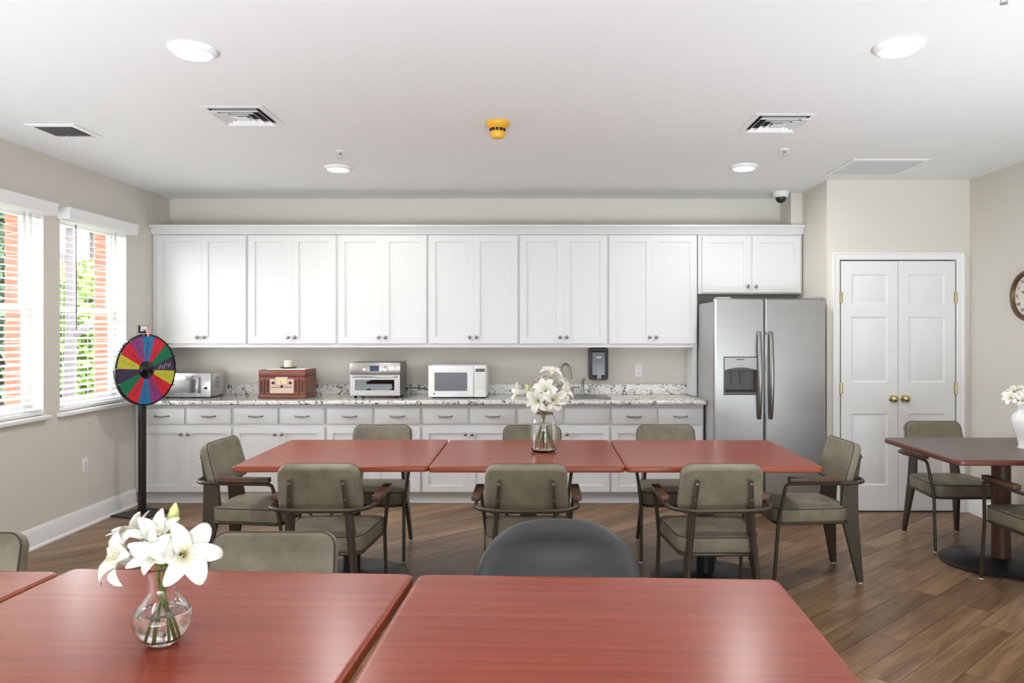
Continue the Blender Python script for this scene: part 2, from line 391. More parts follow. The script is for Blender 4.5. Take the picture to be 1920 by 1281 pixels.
struct('trim_2', cas, 'trim', 'white moulded casing around the closet double door')
LW = (DX1 - DX0) / 2 - 0.003
for k, (x0, side) in enumerate(((DX0, 'left'), (DX0 + LW + 0.006, 'right'))):
    hh = DZ - 0.012
    zc = [0.21, 0.80, 1.06, 1.60, 1.70, 1.95]
    lf = leaf_panel(LW, hh, 0.035, [0.085, LW - 0.085], zc, {(1, 1), (1, 3), (1, 5)}, [(0, 0), (0.010, 0.008), (0.014, 0.008), (0.036, 0.002)], 0.001)
    d = struct('door_%d' % (k + 1), lf, 'doorw', 'white moulded %s leaf of the closet double door' % side); d.location = (x0, YC + 0.03, 0.012)
    kx = LW - 0.045 if k == 0 else 0.045
    kb = MB(); kb.lathe([(0.0, 0), (0.03, 0), (0.03, 0.006), (0.012, 0.010), (0.011, 0.03), (0.022, 0.036), (0.029, 0.048), (0.027, 0.062), (0.016, 0.070), (0.0, 0.071)], 24)
    ko = kb.build('knob', 'brass', d, 50); ko.location = (kx, -0.035, 0.925); ko.rotation_euler = (R(90), 0, 0)
    for z in (1.76, 1.01, 0.25):
        h = MB().box(-0.014, 0.014, -0.004, 0, -0.045, 0.045, 0.001, 1); h.tube([(0, -0.006, -0.045), (0, -0.006, 0.045)], 0.006, 8)
        q = h.build('hinge', 'brass', d); q.location = (-0.004 if k == 0 else LW + 0.004, -0.036, z)

# ------------------------------------------------------------------ windows and blinds
def rect_ring(y0, y1, z0, z1, x0, x1, t):
    a = [(y0, z0), (y1, z0), (y1, z1), (y0, z1)]; b = [(y0 + t, z0 + t), (y1 - t, z0 + t), (y1 - t, z1 - t), (y0 + t, z1 - t)]
    return MB().loft([[(x0, *p) for p in a], [(x1, *p) for p in a], [(x1, *p) for p in b], [(x0, *p) for p in b]], False, True)
for n, (a, b) in enumerate(WIN):
    w = struct('window_%d' % (n + 1), rect_ring(a, b, WZ0, WZ1, XL - 0.138, XL - 0.085, 0.035), 'trim', ['white window nearest the camera', 'white window beside the prize wheel'][n])
    zm = (WZ0 + WZ1) / 2 + 0.03
    rect_ring(a + 0.036, b - 0.036, zm - 0.02, WZ1 - 0.036, XL - 0.132, XL - 0.105, 0.035).build('upper_sash', 'trim', w)
    rect_ring(a + 0.036, b - 0.036, WZ0 + 0.036, zm + 0.02, XL - 0.104, XL - 0.088, 0.04).build('lower_sash', 'trim', w)
    MB().box(XL - 0.120, XL - 0.117, a + 0.071, b - 0.071, zm + 0.015, WZ1 - 0.071).build('pane', 'pane', w, 0)
    MB().box(XL - 0.098, XL - 0.095, a + 0.076, b - 0.076, WZ0 + 0.076, zm - 0.02).build('pane', 'pane', w, 0)
    MB().box(XL - 0.085, XL + 0.045, a - 0.03, b + 0.03, WZ0 - 0.028, WZ0 + 0.002, 0.008, 3).build('window_sill', 'trim', w)
    for nm, y in (('jamb', a + 0.0025), ('jamb', b - 0.0025)):
        MB().box(XL - 0.085, XL - 0.001, y - 0.002, y + 0.002, WZ0 + 0.002, WZ1).build(nm, 'trim', w, 0)
    bl = thing('window_blind', ['white slatted blind in the window nearest the camera', 'white slatted blind in the window beside the prize wheel'][n], 'blind', (XL - 0.035, (a + b) / 2, WZ0), 0, 'window blinds on the left wall')
    wd = b - a - 0.014
    # valance with returned ends
    hv = WZ1 - WZ0
    va = MB(); prof = [(0.115, hv - 0.055), (0.123, hv - 0.045), (0.123, hv + 0.006), (0.131, hv + 0.022), (0.131, hv + 0.030), (0.0355, hv + 0.030), (0.0355, hv - 0.055)]
    va.loft([[(x, y, z) for x, z in prof] for y in (-wd / 2 - 0.03, wd / 2 + 0.03)]); va.build('valance', 'trim', bl)
    MB().box(-0.024, 0.024, -wd / 2, wd / 2, hv - 0.045, hv - 0.002).build('head_rail', 'trim', bl)
    sl = MB(); sl.loft([[(-0.025, y, 0.0), (-0.012, y, 0.0035), (0.012, y, 0.0035), (0.025, y, 0.0), (0.012, y, 0.0008), (-0.012, y, 0.0008)] for y in (-wd / 2, wd / 2)])
    s0 = None; z = 0.05
    while z < hv - 0.06:
        if s0 is None: s0 = sl.build('slat', 'slat', bl); q = s0
        else: q = obj('slat', s0.data, None, bl, 0)
        q.location = (0, 0, z); q.rotation_euler = (0, R(13), 0); z += 0.0445
    MB().box(-0.025, 0.025, -wd / 2, wd / 2, 0.006, 0.026, 0.004, 2).build('bottom_rail', 'slat', bl)
    for y in (-wd * 0.36, 0.0, wd * 0.36):
        for x in (-0.026, 0.026): MB().tube([(x, y, 0.02), (x, y, hv - 0.05)], 0.0016, 5).build('ladder_cord', 'slat', bl)
    MB().tube([(0.04, -wd * 0.30, hv - 0.07), (0.045, -wd * 0.30, hv - 0.86)], 0.005, 8).build('tilt_wand', plain('smoky_wand', (96, 84, 86), 0.3), bl)

# ------------------------------------------------------------------ kitchen cabinets
def knob(parent, x, z, y=-0.02):
    k = MB().lathe([(0.0, 0), (0.008, 0), (0.006, 0.010), (0.009, 0.014), (0.0155, 0.019), (0.0155, 0.025), (0.010, 0.030), (0, 0.0305)], 16).build('knob', 'nickel', parent, 50)
    k.location = (x, y, z); k.rotation_euler = (R(90), 0, 0)
def shaker(name, w, h, parent, loc, rail=0.058, t=0.02):
    d = leaf_panel(w, h, t, [rail, w - rail], [rail, h - rail], {(1, 1)}, [(0, 0), (0.0015, 0.0115)], 0.0015).build(name, 'white', parent, 30)
    d.location = loc; return d
SU = 208.9; YU = F / SU                         # front plane of the upper doors
ux = lambda p: (p - PX) / SU
ub = [XL + 0.004, ux(463), ux(632), ux(802), ux(972.5), ux(1140), ux(1308)]
UZ0, UZ1 = 1.369, 2.375
un = ['behind the prize wheel, leftmost of the row', 'above the wooden radio', 'above the countertop convection oven', 'above the microwave',
      'above the sink faucet', 'above the wall outlet, next to the refrigerator']
for i in range(6):
    x0, x1 = ub[i], ub[i + 1]
    c = thing('upper_cabinet', 'tall white shaker wall cabinet ' + un[i], 'cabinet', (x0, YU, UZ0), 0, 'white wall cabinets')
    w = x1 - x0
    MB().box(0.0005, w - 0.0005, 0.02, YB - YU - 0.002, 0, UZ1 - UZ0).build('body', 'white', c, 0)
    fl = (ux(295) - x0 - 0.004) if i == 0 else 0.012
    dw = (w - fl - 0.012 - 0.003) / 2
    z0, hd = 0.014, (CH + (PY - 441.5) / SU) - UZ0 - 0.014
    for k in (0, 1):
        d = shaker('door', dw, hd, c, (fl + k * (dw + 0.003), 0.0195, z0))
        knob(d, dw - 0.028 if k == 0 else 0.028, 0.055)
# cabinet above the refrigerator
x0, x1 = ux(1309.5), XC - 0.012
c = thing('refrigerator_cabinet', 'short white two door cabinet over the refrigerator', 'cabinet', (x0, YU, 1.829), 0)
w = x1 - x0
MB().box(0.0005, w, 0.02, YB - YU - 0.002, 0, UZ1 - 1.829).build('body', 'white', c, 0)
dw = ux(1406.5) - ux(1317)
for k, xx in enumerate((ux(1317) - x0, ux(1411) - x0)):
    d = shaker('door', dw, (CH + (PY - 443) / SU) - 1.829 - 0.012, c, (xx, 0.0195, 0.012)); knob(d, dw - 0.026 if k == 0 else 0.026, 0.055)
# crown moulding on top of the run
cr = MB(); prof = [(0.018, UZ1 - 0.012), (-0.004, UZ1 - 0.012), (-0.004, UZ1 - 0.004), (-0.012, UZ1 + 0.004), (-0.022, UZ1 + 0.026), (-0.044, UZ1 + 0.048), (-0.052, UZ1 + 0.052), (-0.052, UZ1 + 0.066), (0.018, UZ1 + 0.066)]
cr.loft([[(x, YU + a, b) for a, b in prof] for x in (XL + 0.003, XC - 0.004)])
struct('trim_3', cr, 'white', 'white crown moulding along the top of the wall cabinets')
struct('trim_4', MB().box(XL + 0.003, ux(1308), YU + 0.018, YU + 0.03, UZ0 - 0.022, UZ0), 'white', 'white light rail under the wall cabinets')
struct('trim_5', MB().box(1.385, 1.424, YB - 0.30, YB - 0.002, 0.905, UZ0 - 0.001), 'white', 'white end panel between the counter and the refrigerator')
# base cabinets
YF = YB - 0.63; SB = F / YF; bx = lambda p: (p - PX) / SB
CT = 0.90
bb = [XL + 0.02, bx(435.5), bx(610.5), bx(790), bx(968.5), bx(1144.5), bx(1320)]
bn = ['behind the prize wheel pole', 'second from the left wall', 'third from the left wall, below the convection oven', 'below the microwave',
      'below the sink, with blank drawer fronts', 'beside the refrigerator, last of the row']
zc = lambda y: CH - (y - PY) / SB
def pull(parent, x, z):
    p = MB(); pts = [(-0.058, 0, 0), (-0.056, -0.016, 0.0), (-0.045, -0.024, -0.001), (-0.02, -0.029, -0.003), (0, -0.030, -0.003), (0.02, -0.029, -0.003), (0.045, -0.024, -0.001), (0.056, -0.016, 0.0), (0.058, 0, 0)]
    p.tube(pts, [0.007, 0.006, 0.0055, 0.0065, 0.007, 0.0065, 0.0055, 0.006, 0.007], 8); q = p.build('pull', 'nickel', parent, 60); q.location = (x, -0.02, z)
for i in range(6):
    x0, x1 = bb[i], bb[i + 1]; w = x1 - x0
    c = thing('base_cabinet', 'white shaker base cabinet ' + bn[i], 'cabinet', (x0, YF, 0), 0, 'white base cabinets')
    MB().prism([(0.02, 0.105), (0.02, CT - 0.036), (0.62, CT - 0.036), (0.62, 0.001), (0.0855, 0.001), (0.0855, 0.105)], 0.0005, w - 0.0005, 'x').build('body', 'white', c, 0)
    m0 = 0.012 if i else bx(262) - x0
    dw = (w - m0 - 0.012 - 0.02) / 2; dw2 = (w - m0 - 0.012 - 0.003) / 2
    for k in (0, 1):
        d = MB().box(0, dw, -0.02, 0, 0, zc(766) - zc(795), 0.003, 2).build('drawer_front', 'white', c); d.location = (m0 + k * (dw + 0.02), 0.0195, zc(795))
        if i != 4: pull(d, dw / 2, (zc(766) - zc(795)) / 2)
        h = zc(801.5) - zc(922.5)
        d = shaker('door', dw2, h, c, (m0 + k * (dw2 + 0.003), 0.0195, zc(922.5)), 0.052); knob(d, dw2 - 0.028 if k == 0 else 0.028, h - 0.058)
struct('trim_6', MB().box(XL + 0.003, XL + 0.0195, YF + 0.02, YF + 0.05, 0.105, CT - 0.037), 'white', 'white filler strip beside the left wall')
struct('trim_7', MB().box(XL + 0.003, bb[6], YF + 0.073, YF + 0.085, 0.0005, 0.02), 'trim', 'white shoe moulding under the base cabinets')
# countertop with sink cut-out
YCT = F / 220.5; XCT = 1.423
SX0, SX1, SY0, SY1 = 0.06, 0.60, YCT + 0.12, YB - 0.14
def ringslab(o, i, z0, z1):
    a = [(o[0], o[2]), (o[1], o[2]), (o[1], o[3]), (o[0], o[3])]; b = [(i[0], i[2]), (i[1], i[2]), (i[1], i[3]), (i[0], i[3])]
    return [[(*p, z0) for p in a], [(*p, z1) for p in a], [(*p, z1) for p in b], [(*p, z0) for p in b]]
mb = MB(); ct = thing('countertop', 'speckled white and grey granite countertop', 'countertop', (0, YCT, CT))
mb.loft(ringslab((XL + 0.004, XCT, YCT, YB - 0.002), (SX0, SX1, SY0, SY1), CT - 0.034, CT), False, True)
q = mb.build('worktop', 'granite', None); q.parent = ct; q.location = (0, -YCT, -CT)
bm = bmesh.new(); bm.from_mesh(q.data)
eds = [e for e in bm.edges if all(abs(p.co.y - YCT) < 1e-4 for p in e.verts) and abs(e.verts[0].co.z - e.verts[1].co.z) < 1e-5]
bmesh.ops.bevel(bm, geom=eds, offset=0.009, segments=3, affect='EDGES', profile=0.5); bm.to_mesh(q.data); bm.free()
for p in q.data.polygons: p.use_smooth = True
q.data.set_sharp_from_angle(angle=R(40))
q = MB().box(XL + 0.004, 1.384, YB - 0.022, YB - 0.002, CT + 0.0005, CT + 0.095, 0.002, 1).build('backsplash', 'granite', ct); q.location = (0, -YCT, -CT)
# sink
sk = thing('kitchen_sink', 'stainless drop in sink behind the lily jar', 'sink', (0, 0, CT))
mb = MB(); rin = 0.02
mb.loft([[(x, y, z) for x, y in rr(SX1 - SX0 + 2 * g, SY1 - SY0 + 2 * g, max(0.05 + g, 0.01), 5, (SX0 + SX1) / 2, (SY0 + SY1) / 2)] for g, z in
         ((0.03, 0.001), (0.029, 0.006), (0.012, 0.007), (-0.012, 0.002), (-0.016, -0.01), (-0.02, -0.15), (-0.05, -0.165))])
mb.build('bowl', 'steel', sk, 40)
fx, fy = (1052.5 - PX) / 205.5, YB - 0.075
fc = thing('kitchen_faucet', 'chrome gooseneck faucet with side lever at the sink', 'faucet', (fx, fy, CT + 0.001))
MB().lathe([(0, 0), (0.027, 0), (0.026, 0.012), (0.017, 0.03), (0.013, 0.05), (0, 0.05)], 20).build('base', 'nickel', fc, 50)
pts = [(0, 0, 0.03), (0, 0, 0.12), (0, 0, 0.20)] + [(0.042 - 0.042 * math.cos(a), -0.012 * a, 0.225 + 0.062 * math.sin(a)) for a in [R(12 * k) for k in range(0, 15)]] + [(0.0885, -0.040, 0.172), (0.0895, -0.041, 0.155)]
MB().tube(pts, [0.0105] * (len(pts) - 1) + [0.0125], 12).build('spout', 'nickel', fc, 60)
MB().lathe([(0.0, 0), (0.0125, 0), (0.0135, 0.012), (0.012, 0.03), (0, 0.03)], 14, (0.0895, -0.041, 0.146)).build('spray_tip', 'nickel', fc, 50)
hb = MB().lathe([(0, 0), (0.024, 0), (0.020, 0.02), (0.012, 0.06), (0.009, 0.068), (0, 0.07)], 16, (0.098, 0, 0)).build('handle_base', 'nickel', fc, 50)
MB().tube([(0.098, 0, 0.066), (0.13, -0.002, 0.068), (0.178, -0.004, 0.068)], [0.008, 0.006, 0.005], 10).build('lever', 'nickel', fc, 60)
sp = thing('side_sprayer', 'chrome side sprayer right of the faucet', 'sprayer', (fx + 0.203, fy, CT + 0.001))
MB().lathe([(0, 0), (0.022, 0), (0.018, 0.014), (0.013, 0.02), (0.012, 0.09), (0.014, 0.11), (0, 0.112)], 16).build('holder', 'nickel', sp, 50)
MB().tube([(0, 0, 0.10), (0, -0.004, 0.125), (0.008, -0.012, 0.145), (0.016, -0.02, 0.142)], [0.013, 0.014, 0.013, 0.009], 12).build('spray_head', 'nickel', sp, 60)

# ------------------------------------------------------------------ refrigerator
FX0, FX1, FY = 1.434, 2.340, F / 230.0
fr = thing('refrigerator', 'stainless side by side refrigerator with ice dispenser', 'refrigerator', (FX0, FY, 0))
FW = FX1 - FX0
MB().box(0, FW, 0.075, YB - FY - 0.06, 0.02, 1.735, 0.004, 2).build('cabinet_body', 'steel_side', fr)
MB().box(0.01, FW - 0.01, 0.03, 0.074, 0.012, 0.09).build('kick_grille', 'dark', fr, 0)
sx = (1434 - PX) / 230 - FX0
pz = lambda y: CH - (y - PY) / 230
DZ0 = 0.10
def fdoor(name, x0, x1, cells=False):
    w = x1 - x0; h = 1.748 - DZ0
    if cells:
        cx0, cx1 = (1357 - PX) / 230 - FX0 - x0, (1420 - PX) / 230 - FX0 - x0
        mb = leaf_panel(w, h, 0.068, [cx0, cx1], [pz(741) - DZ0, pz(669) - DZ0], {(1, 1)}, [(0, 0), (0, 0.055)], 0.012)
    else: mb = leaf_panel(w, h, 0.068, [w / 2], [h / 2], {}, [], 0.012)
    d = mb.build(name, 'steel', fr, 30); d.location = (x0, 0.07, DZ0); return d
dl = fdoor('freezer_door', 0.012, sx - 0.015, True); dr = fdoor('fridge_door', sx + 0.015, FW - 0.012)
# dispenser
def at_left(x): return (x - PX) / 230 - FX0 - 0.012
dx0, dx1 = at_left(1357), at_left(1420)
dz = lambda y: pz(y) - DZ0
a = [(dx0, dz(741)), (dx1, dz(741)), (dx1, dz(669)), (dx0, dz(669))]; b = [(dx0 + 0.012, dz(735)), (dx1 - 0.012, dz(735)), (dx1 - 0.012, dz(694)), (dx0 + 0.012, dz(694))]
MB().loft([[(p, -0.0675, q) for p, q in a], [(p, -0.076, q) for p, q in a], [(p, -0.076, q) for p, q in b], [(p, -0.016, q) for p, q in b]], False).add([(p, -0.0165, q) for p, q in b], [(0, 1, 2, 3)]).build('dispenser_bezel', plain('dispenser_grey', (84, 82, 80), 0.4, 0.3), dl, 20)
mb = MB(); nn = 12
top = [(dx0 + 0.004, dz(671)), (dx1 - 0.004, dz(671))]
low = [(dx1 - 0.004 - (dx1 - dx0 - 0.008) * k / nn, dz(694) + 0.022 * math.sin(math.pi * k / nn)) for k in range(nn + 1)]
mb.prism(top + low, -0.084, -0.0755, 'y'); mb.build('control_panel', plain('panel_silver', (158, 157, 155), 0.35, 0.6), dl)
MB().box(dx0 + 0.10, dx0 + 0.165, -0.0855, -0.0842, dz(675), dz(673.6)).build('display', 'dark', dl, 0)
for k in range(4): MB().lathe([(0, 0), (0.006, 0), (0.005, 0.002), (0, 0.002)], 10).build('button', 'chrome', dl).location = (dx0 + 0.105 + k * 0.022, -0.086, dz(686) + 0.006 * math.sin(math.pi * (k + 1) / 5))
for x in (0.09, 0.165): MB().prism([(-0.026, 0), (0.026, 0), (0.016, -0.11), (-0.016, -0.11)], -0.030, -0.022, 'y').build('dispenser_paddle', plain('paddle_grey', (60, 58, 56), 0.3), dl).location = (dx0 + x, 0, dz(696))
MB().box(dx0 + 0.016, dx1 - 0.016, -0.074, -0.02, dz(735), dz(733), 0.001, 1).build('drip_tray', 'dark', dl)
for d, x in ((dl, sx - 0.015 - 0.012 - 0.035), (dr, 0.03)):
    zt, zb = dz(622), dz(786)
    mb = MB(); n = 18
    rings = []
    for k in range(n + 1):
        t = k / n; z = zt + (zb - zt) * t; y = -0.068 - 0.014 - 0.045 * math.sin(math.pi * t) ** 0.7
        rings.append([(x + c * 0.016, y + e * 0.011, z) for c, e in [(math.cos(R(45 * q)), math.sin(R(45 * q))) for q in range(8)]])
    mb.loft(rings); mb.build('handle', 'nickel', d, 60)
    for z in (zt - 0.012, zb + 0.012): MB().box(x - 0.013, x + 0.013, -0.085, -0.066, z - 0.014, z + 0.014, 0.003, 1).build('handle_mount', 'nickel', d)
for x in (0.075, FW - 0.075): slab(MB(), 0.13, 0.09, 1.7485, 1.772, 0.03, 0.01).build('hinge_cover', plain('hinge_grey', (150, 148, 144), 0.5), fr).location = (x, 0.055, 0)

# ------------------------------------------------------------------ ceiling fittings
def on_ceiling(x, y): s = (PY - y) / (H - CH); return ((x - PX) / s, F / s, H)
lt = [(362, 92, 'front left'), (1684, 86, 'front right'), (634, 313, 'back left, near the cabinets'), (1395, 311, 'back right, near the cabinets')]
for x, y, n in lt:
    p = on_ceiling(x, y)
    l = thing('ceiling_light', 'lit round white flush ceiling light, ' + n, 'light', p, 0, 'round ceiling lights')
    MB().lathe([(0, -0.0005), (0.104, -0.0005), (0.104, -0.006), (0.097, -0.018), (0.088, -0.024), (0.080, -0.0245), (0, -0.0245)], 40).build('trim_ring', 'plastic', l, 40)
    MB().lathe([(0, -0.0246), (0.079, -0.0246), (0.076, -0.028), (0.05, -0.031), (0, -0.032)], 40).build('diffuser', 'lamp', l, 50)
    a_ = area_light('ceiling_area_light', (p[0], p[1], H - 0.036), (0, 0, 0), 0.15, 0.15, LAMP_W, (1, 0.985, 0.96), 'DISK')
for i, (x, y) in enumerate(((-1.8, 0.3), (1.9, 0.3), (-1.8, -2.0), (1.9, -2.0))):  # lamps added out of view to brighten the room, no fixtures built
    area_light('ceiling_area_light', (x, y, H - 0.036), (0, 0, 0), 0.15, 0.15, LAMP_W, (1, 0.985, 0.96), 'DISK')
def diffuser(x0, y0, w, label):
    """square four way supply diffuser: concentric sloped frames"""
    t = thing('ceiling_vent', label, 'vent', (x0, y0, H), 0, 'square four way ceiling diffusers')
    def frame(a, za, b, zb, th=0.0022):
        q = lambda h, z: [(-h, -h, z), (h, -h, z), (h, h, z), (-h, h, z)]
        return MB().loft([q(a, za), q(b, zb), q(b, zb + th), q(a, za + th)], False, True)
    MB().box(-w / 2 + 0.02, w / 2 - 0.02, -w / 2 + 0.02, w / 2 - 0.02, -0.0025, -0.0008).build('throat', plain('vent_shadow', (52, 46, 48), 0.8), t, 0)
    frame(w / 2, -0.004, w / 2 - 0.032, -0.007).build('frame', 'plastic', t, 0)
    for k, a in enumerate((w / 2 - 0.034, w / 2 - 0.075, w / 2 - 0.114)):
        frame(a - 0.002, -0.026, a - 0.024, -0.006).build('louver', 'plastic', t, 0)
    MB().box(-0.038, 0.038, -0.038, 0.038, -0.027, -0.024).build('center_plate', 'plastic', t, 0)
def grille(name, label, x0, x1, y0, y1, n, along, mslat, tilt, group=None):
    t = thing(name, label, 'vent', ((x0 + x1) / 2, (y0 + y1) / 2, H), 0, group); w, d = x1 - x0, y1 - y0
    a = [(-w / 2, -d / 2), (w / 2, -d / 2), (w / 2, d / 2), (-w / 2, d / 2)]; m_ = 0.028
    b = [(-w / 2 + m_, -d / 2 + m_), (w / 2 - m_, -d / 2 + m_), (w / 2 - m_, d / 2 - m_), (-w / 2 + m_, d / 2 - m_)]
    MB().loft([[(*p, -0.001) for p in a], [(*p, -0.006) for p in a], [(*p, -0.012) for p in b], [(*p, -0.001) for p in b]], False, True).build('frame', 'plastic', t, 0)
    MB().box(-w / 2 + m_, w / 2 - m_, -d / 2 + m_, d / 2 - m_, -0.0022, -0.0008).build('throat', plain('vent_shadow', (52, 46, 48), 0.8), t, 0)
    L = (w if along == 'x' else d) - 2 * m_; S = (d if along == 'x' else w) - 2 * m_
    me = None
    for k in range(n):
        if me is None:
            c_, s_ = math.cos(R(tilt)) * S / n * 0.45, math.sin(R(tilt)) * S / n * 0.45
            sec = [(-c_, -s_), (c_, s_), (c_, s_ + 0.001), (-c_, -s_ + 0.001)]
            mb = MB().loft([[(u, p, q) if along == 'x' else (p, u, q) for p, q in sec] for u in (-L / 2, L / 2)]); o_ = mb.build('slat', mslat, t, 0); me = o_.data
        else: o_ = obj('slat', me, None, t, 0)
        v_ = -S / 2 + (k + 0.5) * S / n; o_.location = (0, v_, -0.0085) if along == 'x' else (v_, 0, -0.0085)
    return t
p = on_ceiling(455, 215); diffuser(p[0], p[1], 0.355, 'square white supply diffuser in the ceiling near the left lights')
p = on_ceiling(1458, 228.5); diffuser(p[0], p[1], 0.36, 'square white supply diffuser in the ceiling near the right lights')
a, b = on_ceiling(40, 230), on_ceiling(182, 256)
grille('ceiling_register', 'small white louvred register in the ceiling by the windows', a[0] + 0.0, a[0] + 0.30, b[1] - 0.30, b[1], 11, 'y', 'plastic', -36)
a, b = on_ceiling(1600, 297.6), on_ceiling(1550, 326.3)
grille('return_grille', 'large grey slatted return air grille in the ceiling by the closet', a[0], a[0] + 0.56, a[1], b[1], 26, 'x', plain('grille_grey', (205, 205, 205), 0.5), -16)
p = on_ceiling(933, 229)
s = thing('smoke_detector', 'yellow capped smoke detector in the middle of the ceiling', 'smoke detector', p)
M['yellow'] = mat('yellow_cap', (232, 172, 48), 0.4)
MB().lathe([(0, -0.0005), (0.072, -0.0005), (0.072, -0.012), (0.066, -0.024), (0.055, -0.032), (0.05, -0.036), (0, -0.036)], 32).build('base', 'yellow', s)
MB().lathe([(0, -0.036), (0.046, -0.036), (0.046, -0.040), (0.044, -0.041), (0.044, -0.058), (0.046, -0.059), (0.046, -0.08), (0.036, -0.096), (0.0, -0.1)], 32).build('cap', 'yellow', s)
for k in range(12):
    a = R(30 * k); q = MB().box(-0.009, 0.009, -0.0015, 0.0015, -0.0585, -0.0405).build('vent_slot', 'dark', s, 0); q.location = (0.0455 * math.sin(a), -0.0455 * math.cos(a), 0); q.rotation_euler = (0, 0, a)
def sprinkler(x, y, n):
    p = on_ceiling(x, y) if not isinstance(n, tuple) else (x, y, H); lab = n[0] if isinstance(n, tuple) else n
    s = thing('fire_sprinkler', 'small pendant fire sprinkler ' + lab, 'sprinkler', p, 0, 'ceiling fire sprinklers')
    MB().lathe([(0, -0.0005), (0.034, -0.0005), (0.033, -0.004), (0.018, -0.010), (0, -0.010)], 24).build('escutcheon', 'plastic', s)
    mb = MB().lathe([(0, -0.01), (0.012, -0.01), (0.012, -0.022), (0.008, -0.026), (0, -0.026)], 12); mb.build('nozzle', 'chrome', s)
    for g in (-1, 1): MB().tube([(g * 0.009, 0, -0.024), (g * 0.013, 0, -0.036), (g * 0.011, 0, -0.05), (g * 0.004, 0, -0.056)], 0.0025, 6).build('frame_arm', 'chrome', s)
    MB().lathe([(0, -0.056), (0.014, -0.056), (0.014, -0.058), (0, -0.058)], 14).build('deflector', 'chrome', s)
sprinkler(638, 283.5, 'above the back left ceiling light'); sprinkler(1471, 280, 'behind the right square diffuser'); sprinkler(1.69, 2.755, ('at the ceiling edge nearest the camera',))
p = on_ceiling(1462, 361)
s = thing('security_camera', 'white dome security camera at the back of the ceiling', 'camera', (p[0], p[1] - 0.03, H))
MB().lathe([(0, -0.0005), (0.066, -0.0005), (0.068, -0.02), (0.066, -0.045), (0.055, -0.052), (0, -0.052)], 32).build('housing', 'plastic', s)
MB().lathe([(0.047, -0.052)] + [(0.047 * math.cos(R(a)), -0.056 - 0.045 * math.sin(R(a))) for a in range(0, 91, 10)], 32).build('dome', plain('smoked_dome', (40, 36, 30), 0.1), s, 60)

# ------------------------------------------------------------------ outlets, dispenser, clock
def outlet(label, loc, rz):
    t = thing('wall_outlet', label, 'outlet', loc, rz, 'white wall outlets')
    MB().box(-0.036, 0.036, -0.006, -0.0005, -0.058, 0.058, 0.002, 2).build('cover_plate', 'plastic', t)
    for z in (-0.02, 0.02):
        slab(MB(), 0.033, 0.028, 0.006, 0.0075, 0.01, 0.0005).build('receptacle', 'plastic', t).matrix_local = Matrix.Translation((0, 0, z)) @ Matrix.Rotation(R(90), 4, 'X')
        for x in (-0.006, 0.006): MB().box(x - 0.0012, x + 0.0012, -0.0082, -0.0074, z - 0.005, z + 0.005).build('slot', 'dark', t, 0)
outlet('white wall outlet above the counter right of the soap dispenser', ((1197.5 - PX) / 199, YB, CH - (695 - PY) / 199), 0)
outlet('white wall outlet below the window beside the prize wheel', (XL, F * 3.48 / (PX - 159), 0.464), R(90))
cx = (1123.5 - PX) / 203; czz = CH - (683 - PY) / 203
s = thing('soap_dispenser', 'black wall soap dispenser over the sink', 'soap dispenser', (cx, YB, czz))
def wallslab(w, h, y0, y1, r, e, name, mt, z=0, x=0):
    q = slab(MB(), w, h, y0, y1, r, e).build(name, mt, s); q.matrix_local = Matrix.Translation((x, 0, z)) @ Matrix.Rotation(R(90), 4, 'X'); return q
wallslab(0.182, 0.302, 0.0005, 0.07, 0.022, 0.012, 'housing', plain('charcoal_plastic', (62, 59, 60), 0.45))
wallslab(0.134, 0.235, 0.0702, 0.082, 0.012, 0.006, 'front_cover', 'gloss_black', 0.0)
MB().prism([(-0.032, 0.03), (0.03, 0.03), (0.022, -0.14), (-0.014, -0.14)], -0.096, -0.0825, 'y').build('push_bar', plain('smoked_clear', (24, 24, 26), 0.1), s)
wallslab(0.048, 0.020, 0.0825, 0.0845, 0.003, 0.0006, 'white_label', 'paper', 0.062)
# clock on the right wall
ckd, ckz, ckr = F / 256.8 * 0.999, 1.75, 0.185
ck = thing('wall_clock', 'round wall clock with bronze rim on the right wall', 'clock', (XR, F / 258.5, ckz)); ck.rotation_euler = (0, 0, R(-90))
mkl = lambda nm, prof, mt: setattr(MB().lathe(prof, 48).build(nm, mt, ck, 40), 'rotation_euler', (R(90), 0, 0))
mkl('face', [(0, 0.0005), (ckr - 0.03, 0.0005), (ckr - 0.03, 0.012), (0, 0.012)], plain('clock_face', (226, 220, 208), 0.6))
rg = MB(); rg.loft([[((ckr - 0.02 + r_) * math.cos(R(7.5 * k)), (ckr - 0.02 + r_) * math.sin(R(7.5 * k)), z_) for k in range(48)] for r_, z_ in ((-0.018, 0.001), (-0.018, 0.02), (-0.008, 0.034), (0.01, 0.034), (0.02, 0.02), (0.02, 0.001))], False, True)
rg.build('rim', plain('clock_bronze', (104, 78, 56), 0.4, 0.4), ck, 40).rotation_euler = (R(90), 0, 0)
for k, nm in enumerate(['XII', 'I', 'II', 'III', 'IIII', 'V', 'VI', 'VII', 'VIII', 'IX', 'X', 'XI']):
    a = R(30 * k); curve_text('numeral', nm, 0.034, 'dark', ck, (0.12 * math.sin(a), -0.0128, 0.12 * math.cos(a)), (R(90), 0, 0))
for L, a, w in ((0.07, 300, 0.007), (0.105, 60, 0.005)):
    q = MB().box(-w / 2, w / 2, -0.0165, -0.015, -0.015, L).build('hand', 'dark', ck, 0); q.rotation_euler = (0, R(a), 0)

# ------------------------------------------------------------------ things on the counter
YO = F / 213.0; cxx = lambda p: (p - PX) / 213.0
